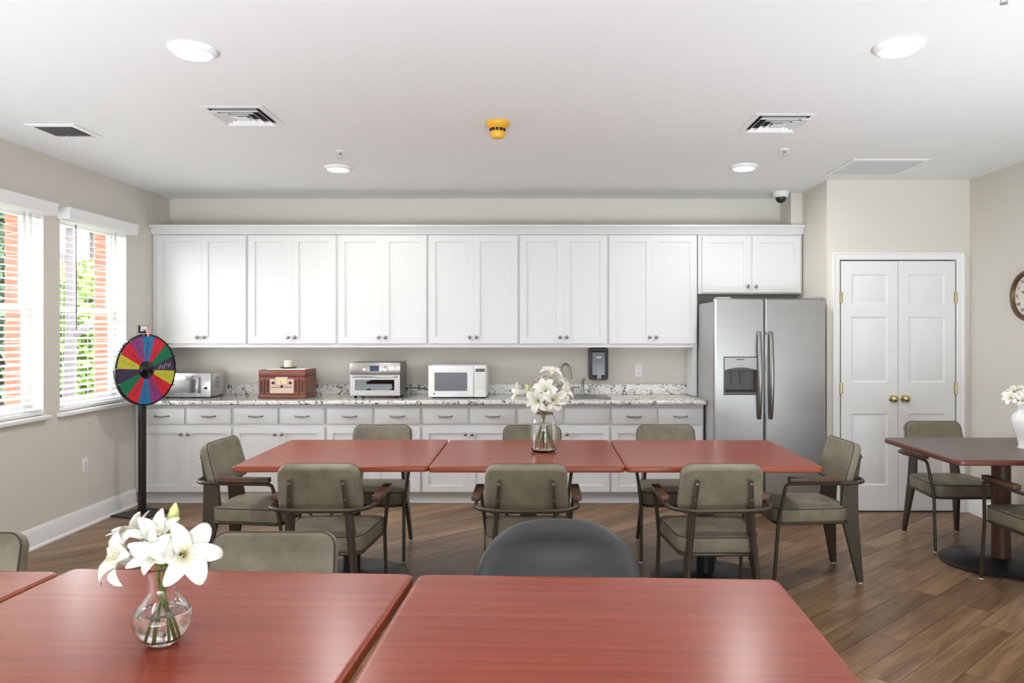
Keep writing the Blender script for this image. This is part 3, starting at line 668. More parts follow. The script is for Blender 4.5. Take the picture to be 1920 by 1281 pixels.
# stainless toaster oven at the left end
t = thing('toaster_oven', 'stainless toaster oven with vented side behind the prize wheel', 'toaster oven', (cxx(318) - 0.06, YO, CT + 0.001), R(1.5))
w, d_, h = cxx(394) - cxx(318) + 0.06, 0.34, 0.222
MB().box(0, w, 0, d_, 0.012, h, 0.006, 2).build('body', plain('toaster_steel', (190, 190, 190), 0.28, 0.85), t)
MB().box(0.02, w - 0.085, -0.012, -0.0005, 0.03, h - 0.02, 0.004, 2).build('door', 'chrome', t)
MB().box(0.04, w - 0.125, -0.0135, -0.0122, 0.05, h - 0.055).build('door_glass', plain('mirror_glass', (150, 150, 152), 0.12, 0.9), t, 0)
MB().box(w - 0.105, w - 0.085, -0.034, -0.0125, 0.045, h - 0.04, 0.005, 2).build('door_handle', plain('handle_grey', (120, 120, 126), 0.35, 0.6), t)
q = MB().lathe([(0, 0), (0.012, 0), (0.011, 0.016), (0, 0.016)], 16).build('control_knob', 'dark', t); q.location = (w - 0.04, -0.0005, 0.09); q.rotation_euler = (R(90), 0, 0)
for k in range(3):
    for j in range(3): MB().box(-0.001, 0.0012, -0.006, 0.006, -0.013, 0.013).build('vent_slot', plain('vent_grey', (110, 110, 112), 0.5), t, 0).location = (w + 0.0002, 0.12 + k * 0.03, 0.10 + j * 0.035)
for x in (0.03, w - 0.03):
    for y in (0.03, d_ - 0.03): MB().lathe([(0, 0), (0.012, 0), (0.012, 0.0125), (0, 0.0125)], 10).build('foot', 'dark', t).location = (x, y, 0)
# wooden radio
t = thing('tabletop_radio', 'retro wooden turntable radio with cream dial on the counter', 'radio', (cxx(485), YO, CT + 0.001))
w, d_, h = cxx(572) - cxx(485), 0.34, 0.25
MB().box(-0.006, w + 0.006, -0.006, d_ + 0.006, 0, 0.032, 0.005, 2).build('plinth', 'radio', t)
MB().box(0, w, 0, d_, 0.0325, 0.190, 0.003, 1).build('body', 'radio', t)
MB().box(-0.002, w + 0.002, -0.002, d_, 0.1935, h, 0.006, 2).build('lid', 'radio', t)
MB().box(0.003, w - 0.003, 0.003, d_ - 0.003, 0.1902, 0.1934).build('lid_seam', 'dark', t, 0)
fx0, fx1 = 0.10, 0.31
face = plain('radio_face', (216, 186, 172), 0.45)
MB().box(fx0, fx1, -0.006, -0.0005, 0.045, 0.172, 0.002, 1).build('face_plate', face, t)
MB().box(fx0 + 0.05, fx1 - 0.05, -0.011, -0.0062, 0.118, 0.19, 0.003, 1).build('dial_housing', face, t)
MB().box(fx0 + 0.064, fx1 - 0.064, -0.0125, -0.0112, 0.124, 0.175).build('dial', plain('dial_cream', (226, 206, 160), 0.3), t, 0)
MB().tube([(fx0 + 0.112, -0.0135, 0.128), (fx0 + 0.09, -0.0135, 0.155)], 0.0012, 6).build('needle', 'dark', t)
for x in (fx0 + 0.03, fx1 - 0.03, (fx0 + fx1) / 2):
    q = MB().lathe([(0, 0), (0.012, 0), (0.010, 0.014), (0, 0.014)], 16).build('control_knob', 'dark', t); q.location = (x, -0.0062, 0.137 if x != (fx0 + fx1) / 2 else 0.105); q.rotation_euler = (R(90), 0, 0)
for g in (-1, 1):
    for k in range(6): MB().box(-0.004, 0.004, -0.0072, -0.0062, -0.0035, 0.0035).build('face_mark', 'dark', t, 0).location = ((fx0 + fx1) / 2 + g * (0.026 + k * 0.012), 0, 0.098)
for g in (0, 1):
    for k, (z0, z1) in enumerate(((0.055, 0.158), (0.04, 0.172), (0.055, 0.158))):
        x = (0.024 + k * 0.028) if g == 0 else (w - 0.024 - k * 0.028)
        slab(MB(), 0.013, z1 - z0, 0.0005, 0.0015, 0.006, 0.0003).build('speaker_slot', plain('slot_brown', (58, 24, 16), 0.7), t).matrix_local = Matrix.Translation((x, 0, (z0 + z1) / 2)) @ Matrix.Rotation(R(90), 4, 'X')
RT = CT + 0.001 + 0.25
rx = cxx(485)
tag(MB().box(0.06, 0.40, 0.02, 0.27, 0.0, 0.008, 0.001, 1).build('paper_stack', 'paper'), 'flat stack of white papers on top of the wooden radio', 'papers').location = (rx, YO, RT + 0.0005)
t = thing('candle_plate', 'dark rimmed plate under the cream candle on the radio', 'plate', (rx + 0.215, YO + 0.14, RT + 0.009))
MB().lathe([(0, 0), (0.05, 0), (0.075, 0.010), (0.077, 0.012), (0.05, 0.004), (0, 0.004)], 32).build('dish', plain('pewter', (96, 96, 98), 0.3, 0.6), t)
t = thing('pillar_candle', 'short cream pillar candle on the wooden radio', 'candle', (rx + 0.212, YO + 0.14, RT + 0.0135))
MB().lathe([(0, 0), (0.034, 0), (0.034, 0.064), (0.031, 0.068), (0.022, 0.062), (0, 0.060)], 28).build('wax_body', 'wax', t)
MB().tube([(0, 0, 0.058), (0.001, 0, 0.072)], 0.0015, 6).build('wick', 'dark', t)
# convection oven
t = thing('convection_oven', 'stainless countertop convection oven with blue display and glass door', 'oven', (cxx(656), YO, CT + 0.001))
w, d_, h = cxx(750.5) - cxx(656), 0.32, 0.315
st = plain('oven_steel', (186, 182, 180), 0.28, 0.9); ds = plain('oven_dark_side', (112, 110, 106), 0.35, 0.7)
zw0, zw1, xw0, xw1 = 0.072, 0.165, 0.046, w - 0.052
mb = MB(); a = [(0, 0.022), (w, 0.022), (w, h), (0, h)]
MB().loft([[(x, 0.03, z) for x, z in [(0.0, 0.022), (w, 0.022), (w, h), (0, h)]], [(x, d_, z) for x, z in [(0.0, 0.022), (w, 0.022), (w, h), (0, h)]]]).build('body', ds, t, 0)
MB().box(0, w, 0.0, 0.0295, 0.212, h, 0.005, 2).build('control_panel', st, t)
a = [(0.002, 0.024), (w - 0.002, 0.024), (w - 0.002, 0.208), (0.002, 0.208)]; b = [(xw0, zw0), (xw1, zw0), (xw1, zw1), (xw0, zw1)]
MB().loft([[(*p[:1], -0.004, p[1]) for p in a], [(p[0], 0.010, p[1]) for p in a], [(p[0], 0.010, p[1]) for p in b], [(p[0], -0.004, p[1]) for p in b]], False, True).build('door', st, t, 20)
MB().box(xw0, xw1, 0.003, 0.006, zw0, zw1).build('door_glass', 'oven_glass', t, 0)
MB().box(0.02, w - 0.02, 0.027, 0.0295, 0.04, 0.2).build('oven_interior', plain('oven_inside', (74, 68, 56), 0.4, 0.5), t, 0)
MB().box(xw0 + 0.005, xw1 - 0.005, 0.012, 0.026, zw0 + 0.012, zw0 + 0.030, 0.002, 1).build('baking_tray', plain('tray_grey', (150, 150, 152), 0.3, 0.8), t)
mb = MB().tube([(0.03, -0.004, 0.19), (0.03, -0.03, 0.19), (0.05, -0.035, 0.19), (w - 0.05, -0.035, 0.19), (w - 0.03, -0.03, 0.19), (w - 0.03, -0.004, 0.19)], 0.008, 10); mb.build('door_handle', st, t, 60)
MB().box(0.175, 0.255, -0.0025, -0.0003, 0.24, 0.287).build('display', plain('blue_display', (32, 48, 92), 0.15), t, 0)
for x, r_ in ((0.13, 0.02), (0.315, 0.022)):
    q = MB().lathe([(0, 0), (r_, 0), (r_, 0.006), (r_ * 0.85, 0.022), (0, 0.023)], 24).build('control_knob', 'chrome', t); q.location = (x, -0.0003, 0.263); q.rotation_euler = (R(90), 0, 0)
for z in (0.250, 0.276):
    q = MB().lathe([(0, 0), (0.009, 0), (0.008, 0.004), (0, 0.004)], 14).build('button', 'chrome', t); q.location = (0.276, -0.0003, z); q.rotation_euler = (R(90), 0, 0)
q = MB().lathe([(0, 0), (0.019, 0), (0.018, 0.0015), (0, 0.0015)], 20).build('badge', plain('badge_pink', (226, 206, 200), 0.4), t); q.location = (w - 0.045, -0.0003, 0.263); q.rotation_euler = (R(90), 0, 0)
for x in (0.04, w - 0.04):
    for y in (0.045, d_ - 0.03): MB().lathe([(0, 0), (0.016, 0), (0.014, 0.0215), (0, 0.0215)], 12).build('foot', 'dark', t).location = (x, y, 0)
cord = [(cxx(750.5) + 0.005, YO + 0.22, CT + 0.07), (cxx(760), YO + 0.27, CT + 0.075), (cxx(775), YO + 0.33, CT + 0.066), (cxx(790), YO + 0.36, CT + 0.05), (cxx(806), YO + 0.37, CT + 0.045)]
tag(MB().tube(cord, 0.004, 8).build('power_cord', 'dark', None, 60), 'black power cord between the convection oven and the microwave', 'cord')
# microwave
t = thing('microwave', 'white microwave with grey window and keypad on the counter', 'microwave', (cxx(803), YO, CT + 0.001))
w, d_, h = cxx(911) - cxx(803), 0.38, 0.288
MB().box(0, w, 0.02, d_, 0.012, h, 0.004, 2).build('body', 'plastic', t)
wx = w * 0.795
MB().box(0.0, wx - 0.001, 0, 0.0195, 0.012, h, 0.006, 2).build('door', 'plastic', t)
MB().box(wx + 0.001, w, 0.002, 0.0195, 0.012, h, 0.005, 2).build('control_panel', 'plastic', t)
MB().box(0.055, wx - 0.06, -0.0012, -0.0002, 0.066, 0.228).build('door_window', plain('microwave_mesh', (108, 108, 116), 0.25), t, 0)
MB().prism([(-0.016, 0.03), (0.012, 0.03), (0.018, 0.1), (0.018, 0.21), (-0.03, 0.24), (-0.012, 0.2)], -0.008, -0.0003, 'y').build('door_grip', 'plastic', t).location = (wx - 0.028, 0, 0)
MB().box(wx + 0.012, w - 0.010, 0.0, 0.0018, 0.233, 0.262, 0.0006, 1).build('display', 'gloss_black', t)
for r_ in range(9):
    for k in range(4): MB().box(-0.0055, 0.0055, 0, 0.0006, -0.003, 0.003).build('key', plain('key_grey', (186, 186, 190), 0.5), t, 0).location = (wx + 0.025 + k * 0.0205, 0.0012, 0.216 - r_ * 0.0165)
MB().box(wx + 0.02, w - 0.018, 0.0008, 0.0018, 0.03, 0.052).build('open_button', plain('button_white', (226, 226, 228), 0.4), t, 0)
q = MB().lathe([(0, 0), (0.008, 0), (0.0075, 0.001), (0, 0.001)], 18).build('round_badge', plain('badge_grey', (112, 112, 116), 0.4), t); q.location = (0.052, -0.0002, 0.042); q.rotation_euler = (R(90), 0, 0)
MB().box(0.265, 0.335, -0.0008, -0.0002, 0.038, 0.042).build('script_mark', plain('mark_grey', (196, 196, 200), 0.4), t, 0)
for x in (0.04, w - 0.04):
    for y in (0.05, d_ - 0.04): MB().lathe([(0, 0), (0.014, 0), (0.014, 0.0125), (0, 0.0125)], 10).build('foot', 'dark', t).location = (x, y, 0)

# ------------------------------------------------------------------ prize wheel
wp = px(269, 963, 0.0)
t = thing('prize_wheel', 'colourful spinning prize wheel on a black floor stand', 'prize wheel', (wp.x, wp.y - 0.02, 0.001), R(68))
MB().prism([(-0.16, -0.165), (0.16, -0.165), (0.16, 0.165), (-0.16, 0.165)], 0, 0.008).build('base_plate', 'black', t, 0)
WC = CH - (694 - PY) / 232 - 0.001
MB().box(-0.026, 0.026, -0.018, 0.018, 0.0085, WC + 0.02, 0.003, 1).build('pole', 'black', t)
wr = 0.291
dsk = MB(); dsk.lathe([(0, 0), (wr, 0), (wr, 0.02), (wr - 0.004, 0.024), (wr - 0.014, 0.024), (wr - 0.014, 0.018), (0, 0.018)], 72)
dk = dsk.build('wheel_disc', 'gloss_black', t, 40); dk.location = (0, -0.03, WC); dk.rotation_euler = (R(90), 0, 0)
wc = {'b': (28, 118, 172), 'r': (214, 28, 50), 'g': (8, 118, 78), 'd': (60, 44, 78), 'y': (200, 194, 56), 'm': (142, 58, 126)}
for k, ch in enumerate('brgdyrmbrgdyrm'):
    a0, a1 = 90 - 4 - (k - 0.5) * 360 / 14, 90 - 4 - (k + 0.5) * 360 / 14
    poly = [((wr - 0.017) * math.cos(R(a0 + (a1 - a0) * q / 6)), (wr - 0.017) * math.sin(R(a0 + (a1 - a0) * q / 6))) for q in range(7)] + [(0.03 * math.cos(R(a1)), 0.03 * math.sin(R(a1))), (0.03 * math.cos(R(a0)), 0.03 * math.sin(R(a0)))]
    ac = R((a0 + a1) / 2)
    cxm, cym = 0.003 * math.cos(ac), 0.003 * math.sin(ac)
    sg = MB().prism([(p + cxm, q + cym) for p, q in poly], 0.0182, 0.0195).build('segment', plain('wheel_' + ch, wc[ch], 0.4), dk, 0)
    mk = MB(); rnd = random.Random(k); nst = 7 if ch in 'bmdr' else 5
    col = plain('marker_white', (206, 196, 214), 0.5) if k == 3 else plain('marker_ink', (44, 34, 52), 0.5)
    if ch == 'y' or ch == 'g': col = plain('marker_soft', (110, 120, 60), 0.5) if ch == 'y' else plain('marker_green', (8, 84, 60), 0.5)
    for q in range(nst):                      # handwriting strokes
        rr_ = 0.12 + 0.13 * q / nst; off = (rnd.random() - 0.5) * 0.02; ln = 0.016 + rnd.random() * 0.026
        d1 = Vector((math.cos(ac), math.sin(ac), 0)); d2 = Vector((-d1.y, d1.x, 0)); P0 = d1 * rr_ + d2 * (off - ln / 2); P1 = d1 * (rr_ + (rnd.random() - 0.5) * 0.008) + d2 * (off + ln / 2)
        nrm = (P1 - P0).normalized().cross(Vector((0, 0, 1))) * 0.0023
        if q == 0: prevs = P1
        mk.loft([[tuple(P0 - nrm + Vector((0, 0, 0.0196))), tuple(P0 + nrm + Vector((0, 0, 0.0196))), tuple(P0 + nrm + Vector((0, 0, 0.02))), tuple(P0 - nrm + Vector((0, 0, 0.02)))],
                 [tuple(P1 - nrm + Vector((0, 0, 0.0196))), tuple(P1 + nrm + Vector((0, 0, 0.0196))), tuple(P1 + nrm + Vector((0, 0, 0.02))), tuple(P1 - nrm + Vector((0, 0, 0.02)))]])
    hw = mk.build('handwriting', col, sg, 0); hw['kind'] = 'stuff'
    pg = MB().lathe([(0, 0), (0.004, 0), (0.004, 0.028), (0, 0.029)], 8).build('peg', plain('peg_grey', (60, 58, 60), 0.4), dk); pg.location = ((wr - 0.008) * math.cos(R(a0)), (wr - 0.008) * math.sin(R(a0)), 0.02)
MB().lathe([(0, 0.0206), (0.072, 0.0206), (0.070, 0.028), (0.055, 0.040), (0.025, 0.048), (0, 0.049)], 28).build('hub', 'gloss_black', dk, 50)
MB().box(-0.045, 0.045, -0.012, 0.012, WC + wr + 0.006, WC + wr + 0.07, 0.002, 1).build('pointer_bracket', 'black', t)
MB().box(-0.028, 0.034, -0.020, -0.0125, WC + wr + 0.022, WC + wr + 0.066, 0.001, 1).build('bracket_card', 'paper', t)
MB().prism([(-0.02, 0.03), (0.02, 0.03), (0.004, -0.026), (-0.004, -0.026)], -0.064, -0.058, 'y').build('pointer', plain('pointer_pink', (240, 170, 180), 0.4), t).location = (0.005, 0, WC + wr + 0.005)
MB().box(-0.008, 0.012, -0.058, -0.0205, WC + wr + 0.024, WC + wr + 0.034).build('pointer_arm', 'black', t, 0)

# ------------------------------------------------------------------ tables
def square_table(label, x, y, rz, size, top, edge, colm, basem, colr, baser, chamfer=0.03, name='dining_table', base_off=(0, 0), group=None):
    t = thing(name, label, 'table', (x, y, 0), rz, group)
    sx_, sy_ = size if isinstance(size, tuple) else (size, size)
    slab(MB(), sx_, sy_, 0.7285, 0.7592, chamfer, 0.006, n=5, es=3).build('edge_band', edge, t, 40)
    slab(MB(), sx_ - 0.014, sy_ - 0.014, 0.7593, 0.7602, chamfer - 0.006, 0.0004, n=5, es=2).build('tabletop', top, t, 30)
    bx_, by_ = base_off
    MB().lathe([(0, 0.001), (baser, 0.001), (baser, 0.010), (baser - 0.012, 0.018), (colr + 0.03, 0.032), (colr + 0.012, 0.04), (0, 0.04)], 48, (bx_, by_, 0)).build('base', basem, t, 40)
    MB().lathe([(0, 0.0405), (colr, 0.0405), (colr, 0.705), (0, 0.705)], 28, (bx_, by_, 0)).build('column', colm, t, 40)
    MB().box(-0.30, 0.30, -0.035, 0.035, 0.7055, 0.728).build('support_arm', 'black', t, 0)
    q = MB().box(-0.035, 0.035, -0.30, 0.30, 0.7055, 0.728).build('support_arm', 'black', t, 0)
    return t
TS = 1.064
def mid(p1, p2, p3, p4): return (p1 + p2 + p3 + p4) / 4
yb = lambda s_: F / s_
# back row (front edge d ~ F/346, back edge ~ F/280)
gb = 'red brown tables of the far row'
square_table('far red brown square table at the left of the row', -1.139, 4.603, R(0.8), (TS, 1.02), 'table', 'table_edge', 'black', 'black', 0.052, 0.33, group=gb)
square_table('far red brown square table in the middle, under the lily jar', -0.066, 4.590, R(0.0), (TS, 1.02), 'table', 'table_edge', 'black', 'black', 0.052, 0.33, group=gb)
square_table('far red brown square table at the right end near the refrigerator', 1.005, 4.585, R(-0.6), (TS, 1.02), 'table', 'table_edge', 'black', 'black', 0.052, 0.33, group=gb)
# near row
gf = 'red brown tables of the near row'
def near(cx_, cy_, rz, label): return square_table(label, cx_, cy_, rz, TS, 'table', 'table_edge', 'black', 'black', 0.052, 0.33, group=gf)
a1, a2 = R(-2.4), R(-3.0)
near(0.148, 1.724, a1, 'near red brown square table at the front centre, nothing on it')
near(-0.935, 1.778, a2, 'near red brown square table with the round lily vase')
near(-2.012, 1.800, R(-3.2), 'near red brown square table at the left edge, glaring in window light')
square_table('dark walnut square table with the white vase by the right wall', 2.89, 4.75, 0, (1.06, 0.93), 'table_dark', 'dark_edge', 'dark_col', 'black', 0.056, 0.36, 0.055, base_off=(0.08, 0.12))

# ------------------------------------------------------------------ armchairs
def make_chair():
    t = thing('armchair', 'olive leather armchair', 'chair')
    # seat cushion
    slab(MB(), 0.445, 0.46, 0.366, 0.452, 0.07, 0.014, 0, 0.035, 0.16, 7, 4, 0.016).build('seat', 'leather', t, 60)
    q = MB().tube([(x, y, 0.446) for x, y in rr(0.441, 0.456, 0.07, 7, 0, 0.035, 0.16)], 0.0034, 6, True).build('seat_piping', 'piping', t, 60)
    MB().tube([(x, y, 0.361) for x, y in rr(0.43, 0.45, 0.06, 5, 0, 0.03, 0.16)], 0.0085, 8, True).build('seat_frame', 'frame', t, 60)
    # backrest, built lying (x across, y up) then tilted
    bk = slab(MB(), 0.418, 0.262, -0.028, 0.028, 0.05, 0.016, 0, 0, -0.06, 7, 4)
    bk.v = [(x, y, z - 0.35 * (0.044 - x * x) * 0.6) for x, y, z in bk.v]
    b = bk.build('backrest', 'leather', t, 60)
    MT = Matrix.Translation((0, -0.205, 0.697)) @ Matrix.Rotation(R(90 + 16), 4, 'X') @ Matrix.Rotation(R(180), 4, 'Y') @ Matrix.Diagonal((1, 1, -1, 1))
    MT = Matrix.Translation((0, -0.208, 0.697)) @ Matrix(((1, 0, 0, 0), (0, -math.sin(R(16)), math.cos(R(16)), 0), (0, math.cos(R(16)), math.sin(R(16)), 0), (0, 0, 0, 1)))
    b.data.transform(MT); b.data.flip_normals()
    for nm, z in (('back_piping', 0.021),):
        p = MB().tube([(x, y, z - 0.35 * (0.044 - x * x) * 0.6) for x, y in rr(0.412, 0.256, 0.048, 7, 0, 0, -0.06)], 0.0034, 6, True)
        p.v = [tuple(MT @ Vector(k)) for k in p.v]; p.build(nm, 'piping', b, 60)
    # tapered sheet metal rear legs
    poly = [(-0.272, 0.006), (-0.236, 0.006), (-0.160, 0.355), (-0.152, 0.45), (-0.168, 0.575), (-0.236, 0.62), (-0.278, 0.755), (-0.290, 0.755), (-0.262, 0.60), (-0.256, 0.365)]
    for s_ in (-1, 1):
        mb = MB().prism(poly, -0.011, 0.011, 'x')
        mb.v = [(s_ * (0.196 - 0.062 * z / 0.72) + x, y, z) for x, y, z in mb.v]
        lg = mb.build('rear_leg', 'frame', t, 30)
        bm = bmesh.new(); bm.from_mesh(lg.data); bmesh.ops.bevel(bm, geom=list(bm.edges), offset=0.004, segments=2, affect='EDGES'); bm.to_mesh(lg.data); bm.free()
        for p in lg.data.polygons: p.use_smooth = True
        MB().lathe([(0, 0), (0.012, 0), (0.012, 0.006), (0, 0.006)], 10, (s_ * 0.196, -0.254, 0)).build('foot_glide', 'plastic', lg)
        for z in (0.652, 0.735):
            bo = MB().lathe([(0, 0), (0.0075, 0), (0.006, 0.005), (0, 0.006)], 10).build('bolt', 'chrome', lg); bo.location = (s_ * (0.196 - 0.062 * z / 0.72), -0.266 - (z - 0.652) * 0.28, z); bo.rotation_euler = (R(105), 0, 0)
        # front leg, one bent tube from floor to armrest
        pts = [(s_ * 0.238, 0.272, 0.004), (s_ * 0.233, 0.245, 0.36), (s_ * 0.248, 0.224, 0.50), (s_ * 0.258, 0.213, 0.57), (s_ * 0.260, 0.205, 0.592), (s_ * 0.261, 0.190, 0.602), (s_ * 0.261, 0.16, 0.604)]
        fl = MB().tube(pts, 0.0105, 10).build('front_leg', 'frame', t, 60)
        MB().lathe([(0, 0), (0.013, 0), (0.013, 0.006), (0, 0.006)], 10, (s_ * 0.238, 0.272, 0)).build('foot_glide', 'plastic', fl)
        mb = slab(MB(), 0.046, 0.31, 0.6145, 0.642, 0.008, 0.0035, 0, 0.04, 0, 4, 3); mb.v = [(s_ * 0.262 + x, y, z) for x, y, z in mb.v]
        mb.build('armrest', 'arm', t, 50)
    hoop = [(0.261, 0.16, 0.604), (0.261, -0.12, 0.604)] + [(0.131 + 0.130 * math.cos(R(a)), -0.165 - 0.122 * math.sin(R(a)), 0.604) for a in range(0, 91, 10)]
    hoop = hoop + [(0, -0.292, 0.604)] + [(-x, y, z) for x, y, z in hoop[::-1]]
    MB().tube(hoop, 0.0105, 10).build('arm_hoop', 'frame', t, 60)
    return t
spots = [   # x, y, facing (degrees, 0 = away from the camera), label
    (-1.735, 4.66, -94, 'olive armchair at the left end of the far tables, beside the prize wheel'),
    (-1.11, 5.15, 180, 'olive armchair behind the far left table, facing the camera'),
    (-0.05, 5.13, 180, 'olive armchair behind the far middle table, partly hidden by the lily jar'),
    (0.895, 5.15, 180, 'olive armchair behind the far right table, in front of the cabinets'),
    (-1.105, 4.03, 0, 'olive armchair with its back to the camera at the far left table'),
    (-0.065, 4.02, 0, 'olive armchair with its back to the camera at the far middle table'),
    (0.91, 4.02, 1, 'olive armchair with its back to the camera at the far right table'),
    (1.64, 4.67, 91, 'olive armchair at the right end of the far tables, before the refrigerator'),
    (-0.875, 2.28, 180, 'olive armchair behind the near table with the round lily vase'),
    (-1.90, 2.27, 180, 'olive armchair at the left edge of the picture, mostly cut off'),
    (2.91, 5.38, 180, 'olive armchair between the dark walnut table and the closet door'),
    (2.90, 4.29, 0, 'olive armchair at the right edge, drawn up to the dark walnut table'),
]
proto = make_chair()
for i, (x, y, a, lab) in enumerate(spots):
    c = proto if i == 0 else copy_tree(proto)
    c.location = (x, y, 0.0005); c.rotation_euler = (0, 0, R(a)); c['label'] = lab; c['group'] = 'olive leather armchairs'
# charcoal tub chair behind the near table
t = thing('tub_chair', 'charcoal grey leather chair with a rounded back at the near table', 'chair', (0.062, 2.30, 0.0005), R(180))
def shell(w, z0, z1, th, yb_, curve):
    rings = []; n = 40
    for k in range(n):                           # outline of the back: flat foot, elliptical top
        a = 2 * math.pi * k / n; c_, s_ = math.cos(a), math.sin(a)
        x = w / 2 * (abs(c_) ** 0.72) * (1 if c_ >= 0 else -1); z = (z0 + z1) / 2 + (z1 - z0) / 2 * (abs(s_) ** 0.86) * (1 if s_ >= 0 else -1)
        rings.append((x, z))
    L = []
    for ins, off in ((0.22, -1.06), (0.06, -1.0), (0.02, -0.85), (0.0, -0.45), (0.0, 0.1), (0.025, 0.55), (0.07, 0.82), (0.14, 0.9), (0.26, 0.88), (0.45, 0.86), (0.75, 0.85)):
        L.append([(x * (1 - ins), yb_ + th / 2 * off + curve * (x * (1 - ins)) ** 2 - 0.20 * ((z - z0) - 0.2), (z0 + z1) / 2 + (z - (z0 + z1) / 2) * (1 - ins)) for x, z in rings])
    return MB().loft(L)
shell(0.545, 0.42, 0.852, 0.075, -0.22, 0.75).build('backrest', 'grey_leather', t, 70)
slab(MB(), 0.50, 0.48, 0.38, 0.47, 0.12, 0.025, 0, 0.03, 0, 8, 4, 0.015).build('seat', 'grey_leather', t, 60)
slab(MB(), 0.40, 0.40, 0.355, 0.379, 0.06, 0.006, 0, 0.02).build('seat_frame', 'black', t)
for sx_ in (-1, 1):
    for sy_ in (-1, 1): MB().tube([(sx_ * 0.17, 0.02 + sy_ * 0.16, 0.36), (sx_ * 0.23, 0.02 + sy_ * 0.22, 0.0)], [0.016, 0.011], 10).build('leg', 'black', t, 60)

# ------------------------------------------------------------------ vases and lilies
def petal_mesh(name, L, W, bend, start=14, material='petal'):
    nu, nv = 9, 5; vs = []; fs = []; r = 0.004; z = 0.0; th = start
    for i in range(nu + 1):
        u = i / nu; th = start + bend * (u ** 1.7)
        if i: r += L / nu * math.sin(R(th)); z += L / nu * math.cos(R(th))
        hw = W / 2 * (math.sin(math.pi * min(0.985, 0.10 + 0.885 * u)) ** 0.75)
        for j in range(nv):
            v_ = (j / (nv - 1)) * 2 - 1; cup = 0.28 * hw * v_ * v_ - 0.1 * hw * (abs(v_) < 0.1) + 0.05 * hw * math.sin(u * 17 + v_ * 3)
            nx_, nz_ = -math.cos(R(th)), math.sin(R(th))
            vs.append((r + nx_ * cup, hw * v_, z + nz_ * cup))
    for i in range(nu):
        for j in range(nv - 1): a = i * nv + j; fs.append((a, a + 1, a + nv + 1, a + nv))
    n0 = len(vs)                                  # a real, thin back face
    vs += [(x + 0.0006, y, z_ - 0.0009) for x, y, z_ in vs]; fs += [tuple(n0 + k for k in f[::-1]) for f in fs]
    rim = [i * nv for i in range(nu + 1)] + [nu * nv + j for j in range(1, nv)] + [i * nv + nv - 1 for i in range(nu - 1, -1, -1)] + [j for j in range(nv - 2, 0, -1)]
    for k in range(len(rim)): a, b = rim[k], rim[(k + 1) % len(rim)]; fs.append((a, b, n0 + b, n0 + a))
    me = bpy.data.meshes.new(name); me.from_pydata(vs, [], fs); me.materials.append(M[material])
    for p in me.polygons: p.use_smooth = True
    return me
PET = [petal_mesh('petal', 0.1, 0.052, 118, 12), petal_mesh('petal', 0.1, 0.040, 132, 16), petal_mesh('petal', 0.1, 0.044, 62, 10), petal_mesh('petal', 0.1, 0.034, 74, 12)]
pm = MB()
for k in range(6):
    a = R(60 * k + 30); pm.tube([(0.002 * math.cos(a), 0.002 * math.sin(a), 0.004), (0.008 * math.cos(a), 0.008 * math.sin(a), 0.034), (0.016 * math.cos(a), 0.016 * math.sin(a), 0.050)], [0.001, 0.0008, 0.0017], 5)
LEAF = petal_mesh('leaf', 0.1, 0.030, 70, 40, 'leaf')
BUDM = MB().lathe([(0.0005, 0), (0.010, 0.008), (0.0155, 0.03), (0.0165, 0.05), (0.012, 0.078), (0.004, 0.094), (0.0003, 0.097)], 12)
def lily(label, pos, direction, size, root, neck, kind='open', group=None, leaves=0, seed=0):
    rnd = random.Random(seed); d = Vector(direction).normalized(); rot = d.to_track_quat('Z', 'Y')
    t = thing('lily_bud' if kind == 'bud' else 'lily', label, 'flower', pos, 0, group); t.rotation_mode = 'QUATERNION'; t.rotation_quaternion = rot
    inv = (Matrix.Translation(pos) @ rot.to_matrix().to_4x4()).inverted()
    s_ = size / 0.1
    if kind == 'bud':
        q = MB(); q.v = [(x * s_, y * s_, z * s_) for x, y, z in BUDM.v]; q.f = BUDM.f; q.build('bud', 'bud', t, 60)
    else:
        spin = rnd.random() * 60
        for k in range(6):
            base_i = (0 if kind == 'open' else 2) + (k % 2)
            q = obj('petal', PET[base_i], None, t, 0); q.rotation_euler = (0, R(rnd.uniform(-8, 8)), R(60 * k + spin + rnd.uniform(-7, 7))); q.scale = (s_ * rnd.uniform(0.9, 1.06),) * 3
        q = MB(); q.v = [(x * s_, y * s_, z * s_) for x, y, z in pm.v]; q.f = pm.f; q = q.build('stamens', 'pistil', t, 60); q['kind'] = 'stuff'
        MB().lathe([(0.0, -0.006), (0.006, -0.004), (0.007, 0.004), (0.004, 0.008), (0, 0.008)], 8).build('calyx', 'stem', t)
    P = Vector(pos); Rt, Nk = Vector(root), Vector(neck)
    pts = []
    for k in range(13):
        u = k / 12; a_, b_, c_, d_ = P, P - d * 0.05, Nk + Vector((0, 0, 0.05)), Nk
        pts.append(a_ * (1 - u) ** 3 + 3 * b_ * u * (1 - u) ** 2 + 3 * c_ * u * u * (1 - u) + d_ * u ** 3)
    pts.append(Rt)
    stm = MB().tube(pts, 0.0028, 7); stm.v = [tuple(inv @ Vector(p)) for p in stm.v]; stm.build('stem', 'stem', t, 60)
    for k in range(leaves):
        q = obj('leaf', LEAF, None, t, 0); a = rnd.uniform(0, 360)
        world_m = Matrix.Translation(pts[10 - 2 * k]) @ Matrix.Rotation(R(a), 4, 'Z') @ Matrix.Scale(s_ * rnd.uniform(0.75, 1.0), 4)
        q.matrix_local = inv @ world_m
    return t
